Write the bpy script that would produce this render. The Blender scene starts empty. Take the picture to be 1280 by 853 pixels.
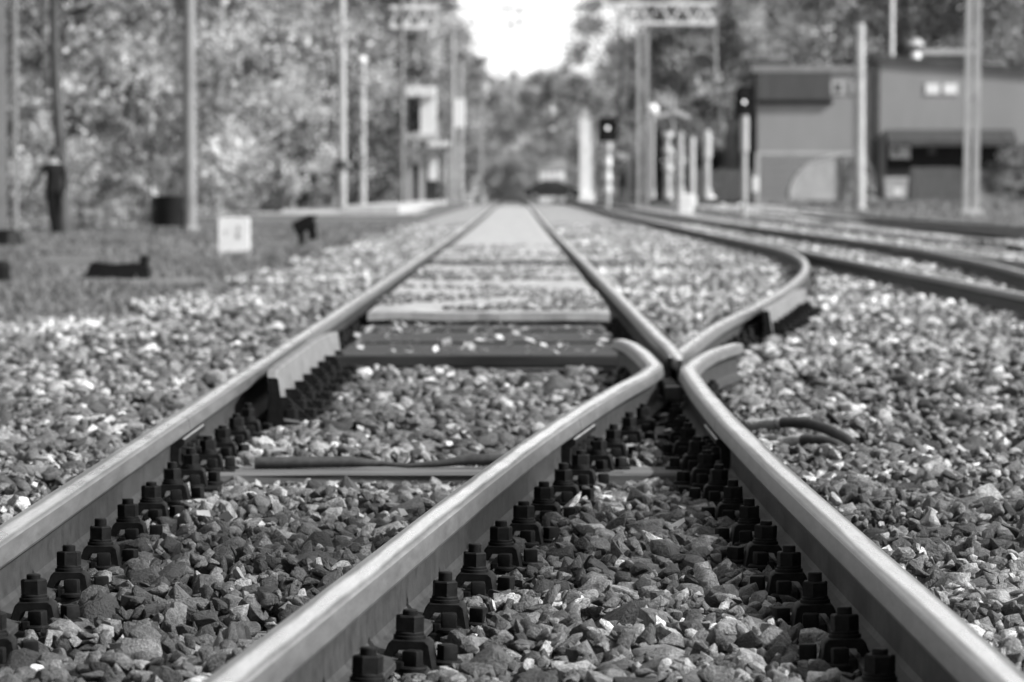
import bpy, bmesh, math, random
import numpy as np
from mathutils import Vector, Matrix, noise
R = math.radians
rnd = random.Random(11)
rng = np.random.default_rng(7)
scn = bpy.context.scene
COL = scn.collection
FPX, X0, Y0, CH = 4800.0, 645.0, 243.0, 0.61      # focal length in photo pixels, vanishing point, camera height

# ------------------------------------------------------------------ helpers
def PX(px, d): return (px - X0) / FPX * d
def PZ(py, d): return CH - (py - Y0) / FPX * d
def lerp(a, b, t): return a + (b - a) * t
def sstep(a, b, x):
    t = np.clip((np.asarray(x, float) - a) / (b - a), 0, 1)
    return t * t * (3 - 2 * t)
def rise(y): return 0.15 * sstep(60, 200, y)      # the line climbs slightly towards the level crossing

class MB:
    """collects shapes, then links them as ONE mesh object"""
    def __init__(s): s.v, s.f, s.m = [], [], []
    def add(s, vs, fs, mi=0):
        o = len(s.v); s.v += [tuple(v) for v in vs]
        s.f += [tuple(i + o for i in f) for f in fs]; s.m += [mi] * len(fs); return s
    def box(s, c, d, mi=0, rz=0.0, ch=0.0, rot=None):
        hx, hy, hz = d[0]/2, d[1]/2, d[2]/2
        M = rot if rot is not None else Matrix.Rotation(rz, 3, 'Z')
        C = Vector(c)
        if ch <= 0:
            vs = [Vector((x*hx, y*hy, z*hz)) for z in (-1, 1) for y in (-1, 1) for x in (-1, 1)]
            fs = [(0,2,3,1),(4,5,7,6),(0,1,5,4),(2,6,7,3),(0,4,6,2),(1,3,7,5)]
            return s.add([M @ v + C for v in vs], fs, mi)
        bm = bmesh.new(); bmesh.ops.create_cube(bm, size=1)
        for v in bm.verts: v.co = Vector((v.co.x*d[0], v.co.y*d[1], v.co.z*d[2]))
        bmesh.ops.bevel(bm, geom=bm.edges[:], offset=ch, segments=2, affect='EDGES', profile=.6)
        bm.verts.index_update()
        s.add([M @ v.co + C for v in bm.verts], [[v.index for v in f.verts] for f in bm.faces], mi); bm.free()
        return s
    def prism(s, c, r, h, n=6, mi=0, r2=None, ph=0.0, ch=0.0, axis=None):
        """n-sided prism standing on c; ch rounds its top rim"""
        r2 = r if r2 is None else r2
        rings = [(r, 0)] + ([(r2, h)] if ch <= 0 else [(r2, h - ch), (r2 - ch, h)])
        vs = []
        Q = Vector(axis).to_track_quat('Z', 'Y').to_matrix() if axis is not None else Matrix.Identity(3)
        for (q, z) in rings:
            for i in range(n):
                a = 2*math.pi*i/n + ph
                vs.append(Q @ Vector((q*math.cos(a), q*math.sin(a), z)) + Vector(c))
        fs = [tuple(reversed(range(n)))]
        k = len(rings)
        for j in range(k-1):
            for i in range(n):
                a, b = j*n+i, j*n+(i+1) % n
                fs.append((a, b, b+n, a+n))
        fs.append(tuple(range((k-1)*n, k*n)))
        return s.add(vs, fs, mi)
    def tube(s, pts, rad, n=8, mi=0, cap=True):
        pts = [Vector(p) for p in pts]; k = len(pts)
        rs = rad if isinstance(rad, (list, tuple)) else [rad]*k
        vs, up0 = [], None
        for i, p in enumerate(pts):
            t = (pts[min(i+1, k-1)] - pts[max(i-1, 0)]).normalized()
            if up0 is None: up0 = Vector((0, 0, 1)) if abs(t.z) < .9 else Vector((1, 0, 0))
            u = t.cross(up0).normalized(); w = u.cross(t).normalized(); up0 = w
            for j in range(n):
                a = 2*math.pi*j/n
                vs.append(p + u*(rs[i]*math.cos(a)) + w*(rs[i]*math.sin(a)))
        fs = [(i*n+j, i*n+(j+1) % n, (i+1)*n+(j+1) % n, (i+1)*n+j) for i in range(k-1) for j in range(n)]
        if cap: fs += [tuple(reversed(range(n))), tuple(range((k-1)*n, k*n))]
        return s.add(vs, fs, mi)
    def bar(s, a, b, w, t=None, mi=0):
        """square bar from a to b"""
        a, b = Vector(a), Vector(b); d = b - a; t = w if t is None else t
        M = d.to_track_quat('Y', 'Z').to_matrix()
        return s.box((a+b)/2, (w, d.length, t), mi, rot=M)
    def extrude_outline(s, pts, axis, a, b, mi=0):
        """pts = 2D outline; axis 'x': (y,z) outline from x=a to b; axis 'y': (x,z) outline from y=a to b"""
        n = len(pts)
        if axis == 'x': vs = [(a, p[0], p[1]) for p in pts] + [(b, p[0], p[1]) for p in pts]
        else: vs = [(p[0], a, p[1]) for p in pts] + [(p[0], b, p[1]) for p in pts]
        fs = [tuple(range(n)), tuple(reversed(range(n, 2*n)))]
        fs += [(i, n+i, n+(i+1) % n, (i+1) % n) for i in range(n)]
        return s.add(vs, fs, mi)
    def build(s, name, mats, parent=None, smooth=None, loc=None):
        me = bpy.data.meshes.new(name); me.from_pydata(s.v, [], s.f)
        mats = mats if isinstance(mats, (list, tuple)) else [mats]
        for m in mats: me.materials.append(m)
        if len(mats) > 1: me.polygons.foreach_set('material_index', s.m)
        bm = bmesh.new(); bm.from_mesh(me); bmesh.ops.recalc_face_normals(bm, faces=bm.faces[:]); bm.to_mesh(me); bm.free()
        if smooth is not None:
            me.polygons.foreach_set('use_smooth', [True]*len(me.polygons))
            me.set_sharp_from_angle(angle=R(smooth))
        me.update()
        o = bpy.data.objects.new(name, me); COL.objects.link(o)
        if parent is not None: o.parent = parent
        if loc is not None: o.location = loc
        return o

def raw_mesh(name, V, F, mats, attr=None, matidx=None):
    """triangles or quads straight from numpy arrays"""
    me = bpy.data.meshes.new(name)
    nf, k = F.shape
    me.vertices.add(len(V)); me.vertices.foreach_set('co', V.astype(np.float32).ravel())
    me.loops.add(nf*k); me.loops.foreach_set('vertex_index', F.astype(np.int32).ravel())
    me.polygons.add(nf); me.polygons.foreach_set('loop_start', np.arange(0, nf*k, k, dtype=np.int32))
    if matidx is not None: me.polygons.foreach_set('material_index', matidx.astype(np.int32))
    for m in (mats if isinstance(mats, (list, tuple)) else [mats]): me.materials.append(m)
    me.update(calc_edges=True)
    if attr is not None:
        for an, av in attr.items():
            a = me.attributes.new(an, 'FLOAT', 'FACE'); a.data.foreach_set('value', av.astype(np.float32))
    return me

def link(name, me, parent=None, loc=None, rz=0.0):
    o = bpy.data.objects.new(name, me); COL.objects.link(o)
    if parent is not None: o.parent = parent
    if loc is not None: o.location = loc
    o.rotation_euler.z = rz
    return o
def tag(o, label, cat, group=None):
    o['label'] = label; o['category'] = cat
    if group: o['group'] = group
    o['kind'] = 'thing'
    return o
def thing(name, label, cat, loc=(0, 0, 0), rz=0.0, group=None):
    o = bpy.data.objects.new(name, None); COL.objects.link(o)
    o.location = loc; o.rotation_euler = (0, 0, rz); o.empty_display_size = .2
    return tag(o, label, cat, group)
def kind_stuff(o, label, cat): tag(o, label, cat); o['kind'] = 'stuff'; return o
def kind(o, k): o['kind'] = k; return o
KIDS = {}
def kids(o): return list(o.children)
def dup(root, loc, rz, label, scale=None):
    r = root.copy(); COL.objects.link(r); r.location = loc; r.rotation_euler = (0, 0, rz); r['label'] = label
    if scale is not None: r.scale = scale
    for ch in kids(root):
        c = ch.copy(); COL.objects.link(c); c.parent = r
        for g in kids(ch):
            d = g.copy(); COL.objects.link(d); d.parent = c
    return r
ORD = ['nearest', 'second', 'third', 'fourth', 'fifth', 'sixth', 'seventh', 'eighth', 'ninth', 'tenth', 'eleventh', 'twelfth', 'thirteenth',
       'fourteenth', 'fifteenth', 'sixteenth', 'seventeenth', 'eighteenth', 'nineteenth', 'twentieth'] + \
      ['twenty-' + w for w in ('first', 'second', 'third', 'fourth', 'fifth', 'sixth', 'seventh', 'eighth', 'ninth')] + ['thirtieth'] + \
      ['thirty-' + w for w in ('first', 'second', 'third', 'fourth', 'fifth', 'sixth', 'seventh', 'eighth', 'ninth')] + ['fortieth'] + \
      ['forty-' + w for w in ('first', 'second', 'third', 'fourth', 'fifth', 'sixth', 'seventh', 'eighth', 'ninth')]

# ------------------------------------------------------------------ materials (the photograph is black and white: greys only)
def nodes(name):
    m = bpy.data.materials.new(name); m.use_nodes = True
    nt = m.node_tree; b = nt.nodes['Principled BSDF']
    return m, nt, b
def N(nt, t, **kw):
    n = nt.nodes.new(t)
    for k, v in kw.items():
        if k in n.inputs: n.inputs[k].default_value = v
        else: setattr(n, k, v)
    return n
def ramp(nt, src, lo, hi, a=0.3, b=0.7):
    r = nt.nodes.new('ShaderNodeMapRange'); r.inputs['From Min'].default_value = a; r.inputs['From Max'].default_value = b
    r.inputs['To Min'].default_value = lo; r.inputs['To Max'].default_value = hi
    nt.links.new(src, r.inputs['Value']); return r.outputs['Result']
def coord(nt, scale=(1, 1, 1), kindc='Object'):
    tc = nt.nodes.new('ShaderNodeTexCoord'); mp = nt.nodes.new('ShaderNodeMapping'); mp.inputs['Scale'].default_value = scale
    nt.links.new(tc.outputs[kindc], mp.inputs['Vector']); return mp.outputs['Vector']
def noise_out(nt, vec, scale, detail=6, rough=.6):
    n = N(nt, 'ShaderNodeTexNoise', Scale=scale, Detail=detail, Roughness=rough)
    nt.links.new(vec, n.inputs['Vector']); return n.outputs['Fac']
def math_(nt, op, a, b):
    n = nt.nodes.new('ShaderNodeMath'); n.operation = op
    for i, x in enumerate((a, b)):
        if isinstance(x, (int, float)): n.inputs[i].default_value = x
        else: nt.links.new(x, n.inputs[i])
    return n.outputs[0]
def bump(nt, b, h, strength, dist):
    n = N(nt, 'ShaderNodeBump', Strength=strength, Distance=dist)
    nt.links.new(h, n.inputs['Height']); nt.links.new(n.outputs[0], b.inputs['Normal'])
def simple(name, lo, hi, scale=3.0, rough=.75, metal=0.0, bmp=0.0, bdist=.01, stretch=(1, 1, 1), spec=.22, kindc='Object', detail=6):
    m, nt, b = nodes(name)
    v = coord(nt, stretch, kindc); n = noise_out(nt, v, scale, detail)
    nt.links.new(ramp(nt, n, lo, hi), b.inputs['Base Color'])
    b.inputs['Roughness'].default_value = rough; b.inputs['Metallic'].default_value = metal
    b.inputs['Specular IOR Level'].default_value = spec
    if bmp: bump(nt, b, n, bmp, bdist)
    return m
M = {}
def make_mats():
    # polished running surface: streaks along the rail, scuffs
    m, nt, b = nodes('polished_steel'); v = coord(nt, (1, .07, 1))
    n1 = noise_out(nt, v, 75, 5, .7); n2 = noise_out(nt, coord(nt, (1, .25, 1)), 11, 6, .65); n3 = noise_out(nt, coord(nt), 190, 3, .6)
    mix = math_(nt, 'ADD', math_(nt, 'MULTIPLY', n1, .3), math_(nt, 'ADD', math_(nt, 'MULTIPLY', n2, .4), math_(nt, 'MULTIPLY', n3, .3)))
    ac = N(nt, 'ShaderNodeAttribute', attribute_name='across')
    off = math_(nt, 'ABSOLUTE', math_(nt, 'ADD', math_(nt, 'ADD', ac.outputs['Fac'], -.12), math_(nt, 'MULTIPLY', math_(nt, 'ADD', noise_out(nt, coord(nt, (1, .05, 1)), 10, 4, .6), -.5), .9)), 0)
    band = ramp(nt, off, 1, 0, .30, .62)
    nt.links.new(math_(nt, 'MULTIPLY', ramp(nt, mix, .60, 1.2, .36, .64), ramp(nt, band, .28, .92, 0, 1)), b.inputs['Base Color'])
    nt.links.new(math_(nt, 'ADD', ramp(nt, band, .50, .25, 0, 1), ramp(nt, n2, -.06, .12, .35, .65)), b.inputs['Roughness'])
    b.inputs['Metallic'].default_value = .9
    bump(nt, b, mix, .10, .002); M['steel'] = m
    # rusty web and foot
    m, nt, b = nodes('rusty_steel'); v = coord(nt, (1, .6, 1)); n1 = noise_out(nt, v, 26, 8, .7); n2 = noise_out(nt, coord(nt, (1, 1, .18)), 45, 5, .6)
    n3 = noise_out(nt, coord(nt), 400, 3, .6)
    mix = math_(nt, 'ADD', math_(nt, 'MULTIPLY', n1, .5), math_(nt, 'ADD', math_(nt, 'MULTIPLY', n2, .3), math_(nt, 'MULTIPLY', n3, .2)))
    nt.links.new(ramp(nt, mix, .014, .052, .36, .64), b.inputs['Base Color']); b.inputs['Roughness'].default_value = .65; b.inputs['Specular IOR Level'].default_value = .25
    bump(nt, b, math_(nt, 'ADD', n1, n3), .4, .004); M['rust'] = m
    # head flank: worn, smoother than the web
    m, nt, b = nodes('worn_steel'); n1 = noise_out(nt, coord(nt, (1, .12, 1)), 40, 6, .7); n3 = noise_out(nt, coord(nt), 240, 3, .6)
    mix = math_(nt, 'ADD', math_(nt, 'MULTIPLY', n1, .65), math_(nt, 'MULTIPLY', n3, .35))
    nt.links.new(ramp(nt, mix, .035, .10, .36, .64), b.inputs['Base Color']); b.inputs['Roughness'].default_value = .5; b.inputs['Specular IOR Level'].default_value = .4
    bump(nt, b, mix, .15, .002); M['worn'] = m
    m = simple('oily_iron', .003, .012, 60, .62, .0, .3, .003, spec=.12); M['iron'] = m
    M['plate'] = simple('check_rail_steel', .12, .22, 18, .55, .3, .15, .003, (1, .4, 1))
    M['timber'] = simple('old_timber', .05, .17, 14, .85, 0, .6, .01, (.12, 1, 1))
    M['plank'] = simple('dark_planks', .015, .045, 14, .6, 0, .5, .01, (.12, 1, 1))
    M['rubber'] = simple('rubber_hose', .03, .06, 50, .55)
    M['rope'] = simple('frayed_lagging', .25, .5, 120, .9, 0, .8, .01)
    # crushed stone
    m, nt, b = nodes('crushed_stone'); v = coord(nt)
    at = N(nt, 'ShaderNodeAttribute', attribute_name='shade')
    n1 = noise_out(nt, v, 38, 8, .7); n2 = noise_out(nt, v, 210, 4, .65)
    mix = math_(nt, 'ADD', math_(nt, 'MULTIPLY', n1, .6), math_(nt, 'MULTIPLY', n2, .4))
    nt.links.new(math_(nt, 'MULTIPLY', at.outputs['Fac'], ramp(nt, mix, .22, 1.95, .37, .63)), b.inputs['Base Color'])
    nt.links.new(ramp(nt, n1, .38, .8), b.inputs['Roughness']); b.inputs['Specular IOR Level'].default_value = .45
    bump(nt, b, mix, .9, .016); M['stone'] = m
    m, nt, b = nodes('ballast_dust'); v = coord(nt); n1 = noise_out(nt, v, 22, 8, .75)
    vo = N(nt, 'ShaderNodeTexVoronoi', Scale=17.0); nt.links.new(v, vo.inputs['Vector'])
    sep = nt.nodes.new('ShaderNodeSeparateColor'); nt.links.new(vo.outputs['Color'], sep.inputs['Color'])
    nt.links.new(math_(nt, 'MULTIPLY', ramp(nt, n1, .12, .40), ramp(nt, sep.outputs[0], .5, 1.3, 0, 1)), b.inputs['Base Color']); b.inputs['Roughness'].default_value = .9
    bump(nt, b, vo.outputs['Distance'], .8, .03); M['bed'] = m
    m, nt, b = nodes('rough_turf'); v = coord(nt); n1 = noise_out(nt, v, .35, 8, .65); n2 = noise_out(nt, v, 5, 6, .7)
    nt.links.new(math_(nt, 'MULTIPLY', ramp(nt, n1, .04, .17), ramp(nt, n2, .5, 1.5)), b.inputs['Base Color']); b.inputs['Roughness'].default_value = .95
    b.inputs['Specular IOR Level'].default_value = .1; M['turf'] = m
    M['asphalt'] = simple('asphalt', .07, .12, 4, .9)
    M['paint'] = simple('white_paint', .70, .82, 3, .6)
    M['slab'] = simple('weathered_slab', .19, .40, 5, .9, 0, .35, .01, detail=10)
    M['concrete'] = simple('concrete', .28, .42, 2.5, .9, 0, .2, .02)
    M['galv'] = simple('galvanised_steel', .30, .42, 2, .5, .3)
    M['dkgrey'] = simple('dark_grey_paint', .03, .06, 3, .6)
    M['black'] = simple('black_paint', .005, .011, 3, .6, spec=.12)
    M['pole'] = simple('dull_pole', .15, .23, 2, .7)
    M['white'] = simple('white_enamel', .58, .70, 4, .5)
    M['render_wall'] = simple('painted_metal_wall', .20, .24, .6, .7, stretch=(1, 1, .3))
    M['cladding'] = simple('ribbed_cladding', .045, .085, 6, .6, stretch=(3, 1, .05))
    M['roofdark'] = simple('dark_roof_sheet', .04, .07, 2, .6)
    M['flashing'] = simple('pale_flashing', .30, .42, 2, .5)
    M['glass'] = simple('dark_glass', .02, .03, 1, .12, spec=.6)
    M['blind'] = simple('white_blind', .6, .7, 2, .7)
    M['wood_fence'] = simple('grey_boards', .05, .13, 4, .9, stretch=(6, 1, .3))
    M['tarp'] = simple('pale_tarpaulin', .22, .36, 2, .6, stretch=(1, 1, .6))
    M['car_paint'] = simple('dark_car_paint', .010, .016, 1, .22, .1, spec=.6)
    M['rim'] = simple('alloy', .4, .5, 4, .35, .7)
    M['cloth_dark'] = simple('dark_cloth', .005, .010, 8, .9, spec=.08)
    M['cloth_grey'] = simple('charcoal_cloth', .010, .02, 8, .9, spec=.08)
    M['skin'] = simple('skin', .28, .34, 10, .6)
    M['hair'] = simple('dark_hair', .02, .035, 30, .6)
    M['bark'] = simple('bark', .04, .11, 9, .95, 0, .6, .04, (1, 1, .25))
    M['birch'] = simple('birch_bark', .10, .48, 5, .85, 0, .3, .02, (1, 1, 3.0))
    def leaf(name, lo, hi, tr, tone=False):
        m, nt, b = nodes(name)
        g = nt.nodes.new('ShaderNodeNewGeometry')
        c = ramp(nt, g.outputs['Random Per Island'], lo, hi, 0, 1)
        if tone:
            ta = N(nt, 'ShaderNodeAttribute', attribute_name='tone'); c = math_(nt, 'MINIMUM', math_(nt, 'MULTIPLY', c, ta.outputs['Fac']), .75)
        nt.links.new(c, b.inputs['Base Color']); b.inputs['Roughness'].default_value = .55; b.inputs['Specular IOR Level'].default_value = .35
        t = nt.nodes.new('ShaderNodeBsdfTranslucent'); nt.links.new(c, t.inputs['Color'])
        mx = nt.nodes.new('ShaderNodeMixShader'); mx.inputs[0].default_value = tr
        out = nt.nodes['Material Output']
        nt.links.new(b.outputs[0], mx.inputs[1]); nt.links.new(t.outputs[0], mx.inputs[2]); nt.links.new(mx.outputs[0], out.inputs['Surface'])
        return m
    M['leaf_pale'] = leaf('pale_leaf', .10, .52, .4, True)
    M['leaf_mid'] = leaf('mid_leaf', .08, .22, .35, True)
    M['leaf_dark'] = leaf('dark_leaf', .02, .07, .3, True)
    M['leaf_lit'] = leaf('lit_leaf', .18, .44, .35)  # raised leaf tone stands in for sunlight on the bushes beyond the road
    M['grass'] = leaf('grass_blade', .07, .24, .3)
    M['fallen'] = leaf('fallen_leaf', .25, .6, .2)
    m, nt, b = nodes('signal_lamp'); b.inputs['Emission Color'].default_value = (1, 1, 1, 1); b.inputs['Emission Strength'].default_value = 1.1; M['lamp'] = m
make_mats()

# ------------------------------------------------------------------ track geometry
def curve(pts, step=.12):
    """smooth (monotone cubic) path x(y) through control points"""
    ys = np.array([p[0] for p in pts]); xs = np.array([p[1] for p in pts])
    d = np.diff(xs)/np.diff(ys); m = np.zeros(len(xs)); m[0] = d[0]; m[-1] = d[-1]
    for i in range(1, len(xs)-1): m[i] = (d[i-1]*(ys[i+1]-ys[i]) + d[i]*(ys[i]-ys[i-1]))/(ys[i+1]-ys[i-1])
    def f(y):
        y = np.asarray(y, float); i = np.clip(np.searchsorted(ys, y)-1, 0, len(ys)-2)
        h = ys[i+1]-ys[i]; t = (y-ys[i])/h
        v = (2*t**3-3*t**2+1)*xs[i] + (t**3-2*t**2+t)*h*m[i] + (-2*t**3+3*t**2)*xs[i+1] + (t**3-t**2)*h*m[i+1]
        v = np.where(y < ys[0], xs[0] + m[0]*(y-ys[0]), v); return np.where(y > ys[-1], xs[-1] + m[-1]*(y-ys[-1]), v)
    return f
xL = curve([(0, -.928), (60, -.928), (400, -.928)])
xR = curve([(14.0, .600), (14.8, .613), (17, .616), (60, .612), (400, .612)])
xB = curve([(0, .665), (4.8, .624), (9.4, .580), (10.6, .577), (13.0, .596), (13.5, .606), (13.9, .640), (15.3, .822), (15.7, .90)])
xA = curve([(0, -.72), (3.2, -.50), (5.95, -.269), (10.1, .102), (12.0, .305), (13.3, .458), (13.75, .497), (14.1, .497), (15.3, .484), (15.8, .468), (16.15, .435)])
xD = curve([(0, -.72), (3.2, -.50), (5.95, -.269), (10.1, .102), (13.3, .458), (14.95, .635), (18.1, .955), (21.5, 1.37), (25.9, 1.846), (30.96, 2.326), (36.8, 2.74), (43, 2.99), (49, 3.05), (60, 3.05), (400, 3.05)])
xE = lambda y: xD(y) + 1.62
PROF = [(0, 0), (.012, 0), (.0235, -.0008), (.0265, -.0022), (.0290, -.0055), (.0302, -.0095), (.0352, -.035), (.0340, -.0395), (.0120, -.0505),
        (.0085, -.0570), (.0070, -.085), (.0085, -.115), (.0150, -.1245), (.0220, -.1280), (.0605, -.1375), (.0625, -.1400), (.0625, -.149)]
def rail(name, f, y0, y1, label, dense=None, wfun=None, zoff=None, foot=None, parent=None):
    ys = np.concatenate([np.arange(y0, min(y1, 60), .16 if dense is None else dense), np.arange(max(min(y1, 60), y0), y1, 4.0), [y1]]) if y1 > 60 else np.append(np.arange(y0, y1, .16 if dense is None else dense), y1)
    ys = np.unique(np.round(ys, 4)); ys = ys[np.insert(np.diff(ys) > .02, 0, True)]
    half = PROF; full = [(x, z) for x, z in half] + [(-x, z) for x, z in reversed(half[1:])] 
    full = full + []                                   # closed ring, starts at the crown centre
    n = len(full); mb = MB(); vs = []
    for y in ys:
        x = float(f(y)); dx = float(f(y+.02)-f(y-.02))/.04; L = math.hypot(1, dx); nx, ny = 1/L, -dx/L
        w = 1.0 if wfun is None else wfun(y); fs = 1.0 if foot is None else foot(y); zo = float(rise(y)) + (0 if zoff is None else zoff(y))
        for (u, z) in full:
            k = w*(lerp(1, fs, min(1, max(0, (-z-.12)/.01))))
            vs.append((x + nx*u*k, y + ny*u*k, z + zo))
    fcs, mi = [], []
    for i in range(len(ys)-1):
        for j in range(n):
            a, b = i*n+j, i*n+(j+1) % n
            zs = (full[j][1]+full[(j+1) % n][1])/2
            fcs.append((a, b, b+n, a+n)); mi.append(0 if zs > -.005 else (2 if zs > -.0385 else 1))
    mb.v = vs; mb.f = fcs; mb.m = mi
    mb.add([], []); mb.f += [tuple(range(n)), tuple(range((len(ys)-1)*n, len(ys)*n))]; mb.m += [1, 1]
    o = mb.build(name, [M['steel'], M['rust'], M['worn']], parent, smooth=17)
    at = o.data.attributes.new('across', 'FLOAT', 'POINT'); at.data.foreach_set('value', [u/.03 for _ in ys for (u, z) in full])
    return tag(o, label, 'rail')
J = 10.52
footn = lambda y: float(1 - .45*sstep(11.6, 13.2, y))
rail('running_rail', xL, 3.0, J-.003, 'long steel rail at the far outer side, ending at the fishplate joint')
rail('running_rail', xL, J+.003, 330, 'straight outer rail running past the check rail to the level crossing')
rail('running_rail', xA, 3.0, J-.003, 'shiny rail in the middle, between the two other near rails')
rail('wing_rail', xA, J+.003, 16.15, 'wing rail of the crossing whose hooked end bends towards the dark sleepers', foot=footn)
rail('running_rail', xB, 3.0, J-.003, 'thick near rail beside the two hoses, ending at a joint line')
rail('wing_rail', xB, J+.003, 15.7, 'wing rail of the crossing with its short end bent beside the curved rail', foot=footn)
rail('running_rail', xR, 14.12, 330, 'straight rail from the crossing nose along the slabs into the distance', wfun=lambda y: float(.35 + .65*sstep(14.1, 14.75, y)),
     foot=lambda y: float(.45+.55*sstep(15, 18, y)))
rail('curved_rail', xD, 14.45, 330, 'curved rail leaving the crossing nose and swinging round to the parallel track', zoff=lambda y: -.003*(1-float(sstep(15.0, 16.2, y))),
     wfun=lambda y: float(.55 + .45*sstep(14.4, 15.3, y)), foot=lambda y: float(.45+.55*sstep(15.5, 18, y)))
xT2a = lambda y: np.minimum(3.10 + 0*np.asarray(y), 3.10)
xT2l = curve([(0, 3.12), (40, 3.12), (50, 3.118), (52, 3.118)])
xT2r = curve([(0, 4.62), (46, 4.62), (49, 4.615), (60, 4.555), (400, 4.555)])
xE2 = curve([(3, 1.05), (10, 1.75), (14, 2.35), (18, 2.93), (21.5, 3.33), (25.9, 3.72), (30.96, 4.06), (36.8, 4.34), (43, 4.53), (46.5, 4.55)])
rail('running_rail', xT2l, 17, 48.5, 'straight rail of the parallel track showing behind the bend of the curved rail', wfun=lambda y: float(1-.9*sstep(40, 48.5, y)))
rail('running_rail', xT2r, 18, 330, 'outermost rail of the parallel track, in front of the weeds')
rail('curved_rail', xE2, 9.0, 46.5, 'curved rail sweeping in from the frame edge over the parallel track', zoff=lambda y: -.003, wfun=lambda y: float(1-.9*sstep(40, 46.5, y)))
xS1 = curve([(30, 8.6), (200, 8.6)]); xS2 = curve([(30, 10.1), (200, 10.1)])
rail('siding_rail', xS1, 40, 172, 'nearer rail of the overgrown siding in front of the building', dense=2.0, zoff=lambda y: -.04)
rail('siding_rail', xS2, 44, 172, 'farther rail of the overgrown siding in front of the building', dense=2.0, zoff=lambda y: -.04)

# sleepers --------------------------------------------------------------------------------------
YK0, SP = 5.65, .5435
TOPZ = -.1715                         # top of the timbers
def sleeper_mesh(x0, x1, seed):
    r = random.Random(seed); bm = bmesh.new(); bmesh.ops.create_cube(bm, size=1)
    for v in bm.verts: v.co = Vector(((v.co.x+.5)*(x1-x0)+x0, v.co.y*.245, v.co.z*.15-.075))
    bmesh.ops.bisect_edges(bm, edges=[e for e in bm.edges if abs(e.verts[0].co.x-e.verts[1].co.x) > .5], cuts=14)
    bmesh.ops.bevel(bm, geom=[e for e in bm.edges], offset=.006, segments=1, affect='EDGES')
    for v in bm.verts:
        v.co.y += .012*noise.noise((v.co.x*2.1, seed*7.3, v.co.y*5)); v.co.z += .005*noise.noise((v.co.x*3.1, seed*3.7, v.co.y*30))
    me = bpy.data.meshes.new('sleeper'); bm.to_mesh(me); bm.free(); me.materials.append(M['timber']); return me
sleeper_y = [YK0 + SP*k for k in range(-3, 37)]
SLEEP = []
for i, y in enumerate(sleeper_y):
    x1 = 1.7 if y < 8.0 else (2.0 if y < 10.3 else (2.45 if y < 14 else (2.95 if y < 20 else (3.5 if y < 26 else 1.45))))
    me = sleeper_mesh(-1.62, x1, i)
    o = link('sleeper', me, None, (0, y, TOPZ + (.024 if abs(y-(YK0+SP*9)) < .1 else 0))); SLEEP.append((y, -1.62, x1))
    lab = ORD[i] + ' dark timber sleeper counted from the camera, under the near rails and the crossing'
    if abs(y-(YK0+SP*9)) < .1: lab = 'bare grey timber sleeper with a dark bar lying along its top'
    tag(o, lab, 'sleeper', 'timber sleepers of the turnout')

# bolted fastenings: plate + clamps + nuts + sleeper screws ---------------------------------------
def clip_bm():
    """bent spring clip: an inverted U seen along the rail"""
    out = [(-.045, -.004), (-.034, .026), (-.028, .032), (.026, .032), (.033, .026), (.044, -.030), (.029, -.030), (.021, .012), (.016, .017), (-.018, .017), (-.024, .012), (-.031, -.004)]
    mb = MB(); n = len(out); yy = (-.032, -.028, .028, .032); sc = (.95, 1, 1, .95)
    for y, s in zip(yy, sc):
        mb.v += [(p[0]*s, y, .0085+(p[1]-.0085)*s) for p in out]
    for k in range(3):
        for i in range(n): mb.f.append((k*n+i, k*n+(i+1) % n, (k+1)*n+(i+1) % n, (k+1)*n+i)); mb.m.append(0)
    # two caps as quad strips between outer and inner outline (the U is not convex)
    for k, flip in ((0, False), (3, True)):
        for i in range(5):
            a, b = i, i+1; c, d = n-2-i, n-1-i
            q = (k*n+a, k*n+b, k*n+c, k*n+d); mb.f.append(tuple(reversed(q)) if flip else q); mb.m.append(0)
    return mb
def make_fastening(sides, plate=(-.155, .155), nv=0):
    ph = (.3, .75, -.1)[nv]; dh = (0, .004, -.003)[nv]; sq = (.2, -.3, .6)[nv]
    t = thing('rail_fastening', 'x', 'rail fastening', group='bolted rail fastenings')
    mb = MB().box(((plate[0]+plate[1])/2, 0, -.160), (plate[1]-plate[0], .155, .020), ch=.004)
    for sx in (-1, 1):
        if plate[0] < sx*.07 < plate[1]: mb.box((sx*.0725, 0, -.145), (.014, .15, .022), ch=.003)
    mb.build('base_plate', M['iron'], t)
    for sx in sides:
        c = clip_bm(); 
        if sx < 0: c.v = [(-x, y, z) for x, y, z in c.v]
        c.v = [(x + sx*.082, y, z - .1375) for x, y, z in c.v]
        c = c.build('clip', M['iron'], t, smooth=40)
        w = MB(); w.prism((sx*.079, 0, -.1055), .0265, .006, 20, ch=.001); w.prism((sx*.079, 0, -.0995), .0235, .006, 20, ch=.002); w.build('washer', M['iron'], c, smooth=40)
        MB().prism((sx*.079, 0, -.0935), .0235, .026, 6, ph=ph*sx, ch=.0025).build('nut', M['iron'], c, smooth=30)
        b = MB().prism((sx*.079, 0, -.0675), .0125, .012+dh, 16, ch=.002); b.build('bolt', M['iron'], c, smooth=40)
        for (px, py) in ((.092, -.056), (.137, .030)):
            s = MB(); s.prism((sx*px, py, -.150), .026, .008, 14, ch=.003); s.box((sx*px, py, -.132), (.027, .027, .030), rz=sq*sx*(1 if py > 0 else -.5), ch=.004)
            s.build('sleeper_screw', M['iron'], t, smooth=40)
    return t
def heading(f, y): return -math.atan2(float(f(y+.05)-f(y-.05)), .1)
protos = {}
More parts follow.
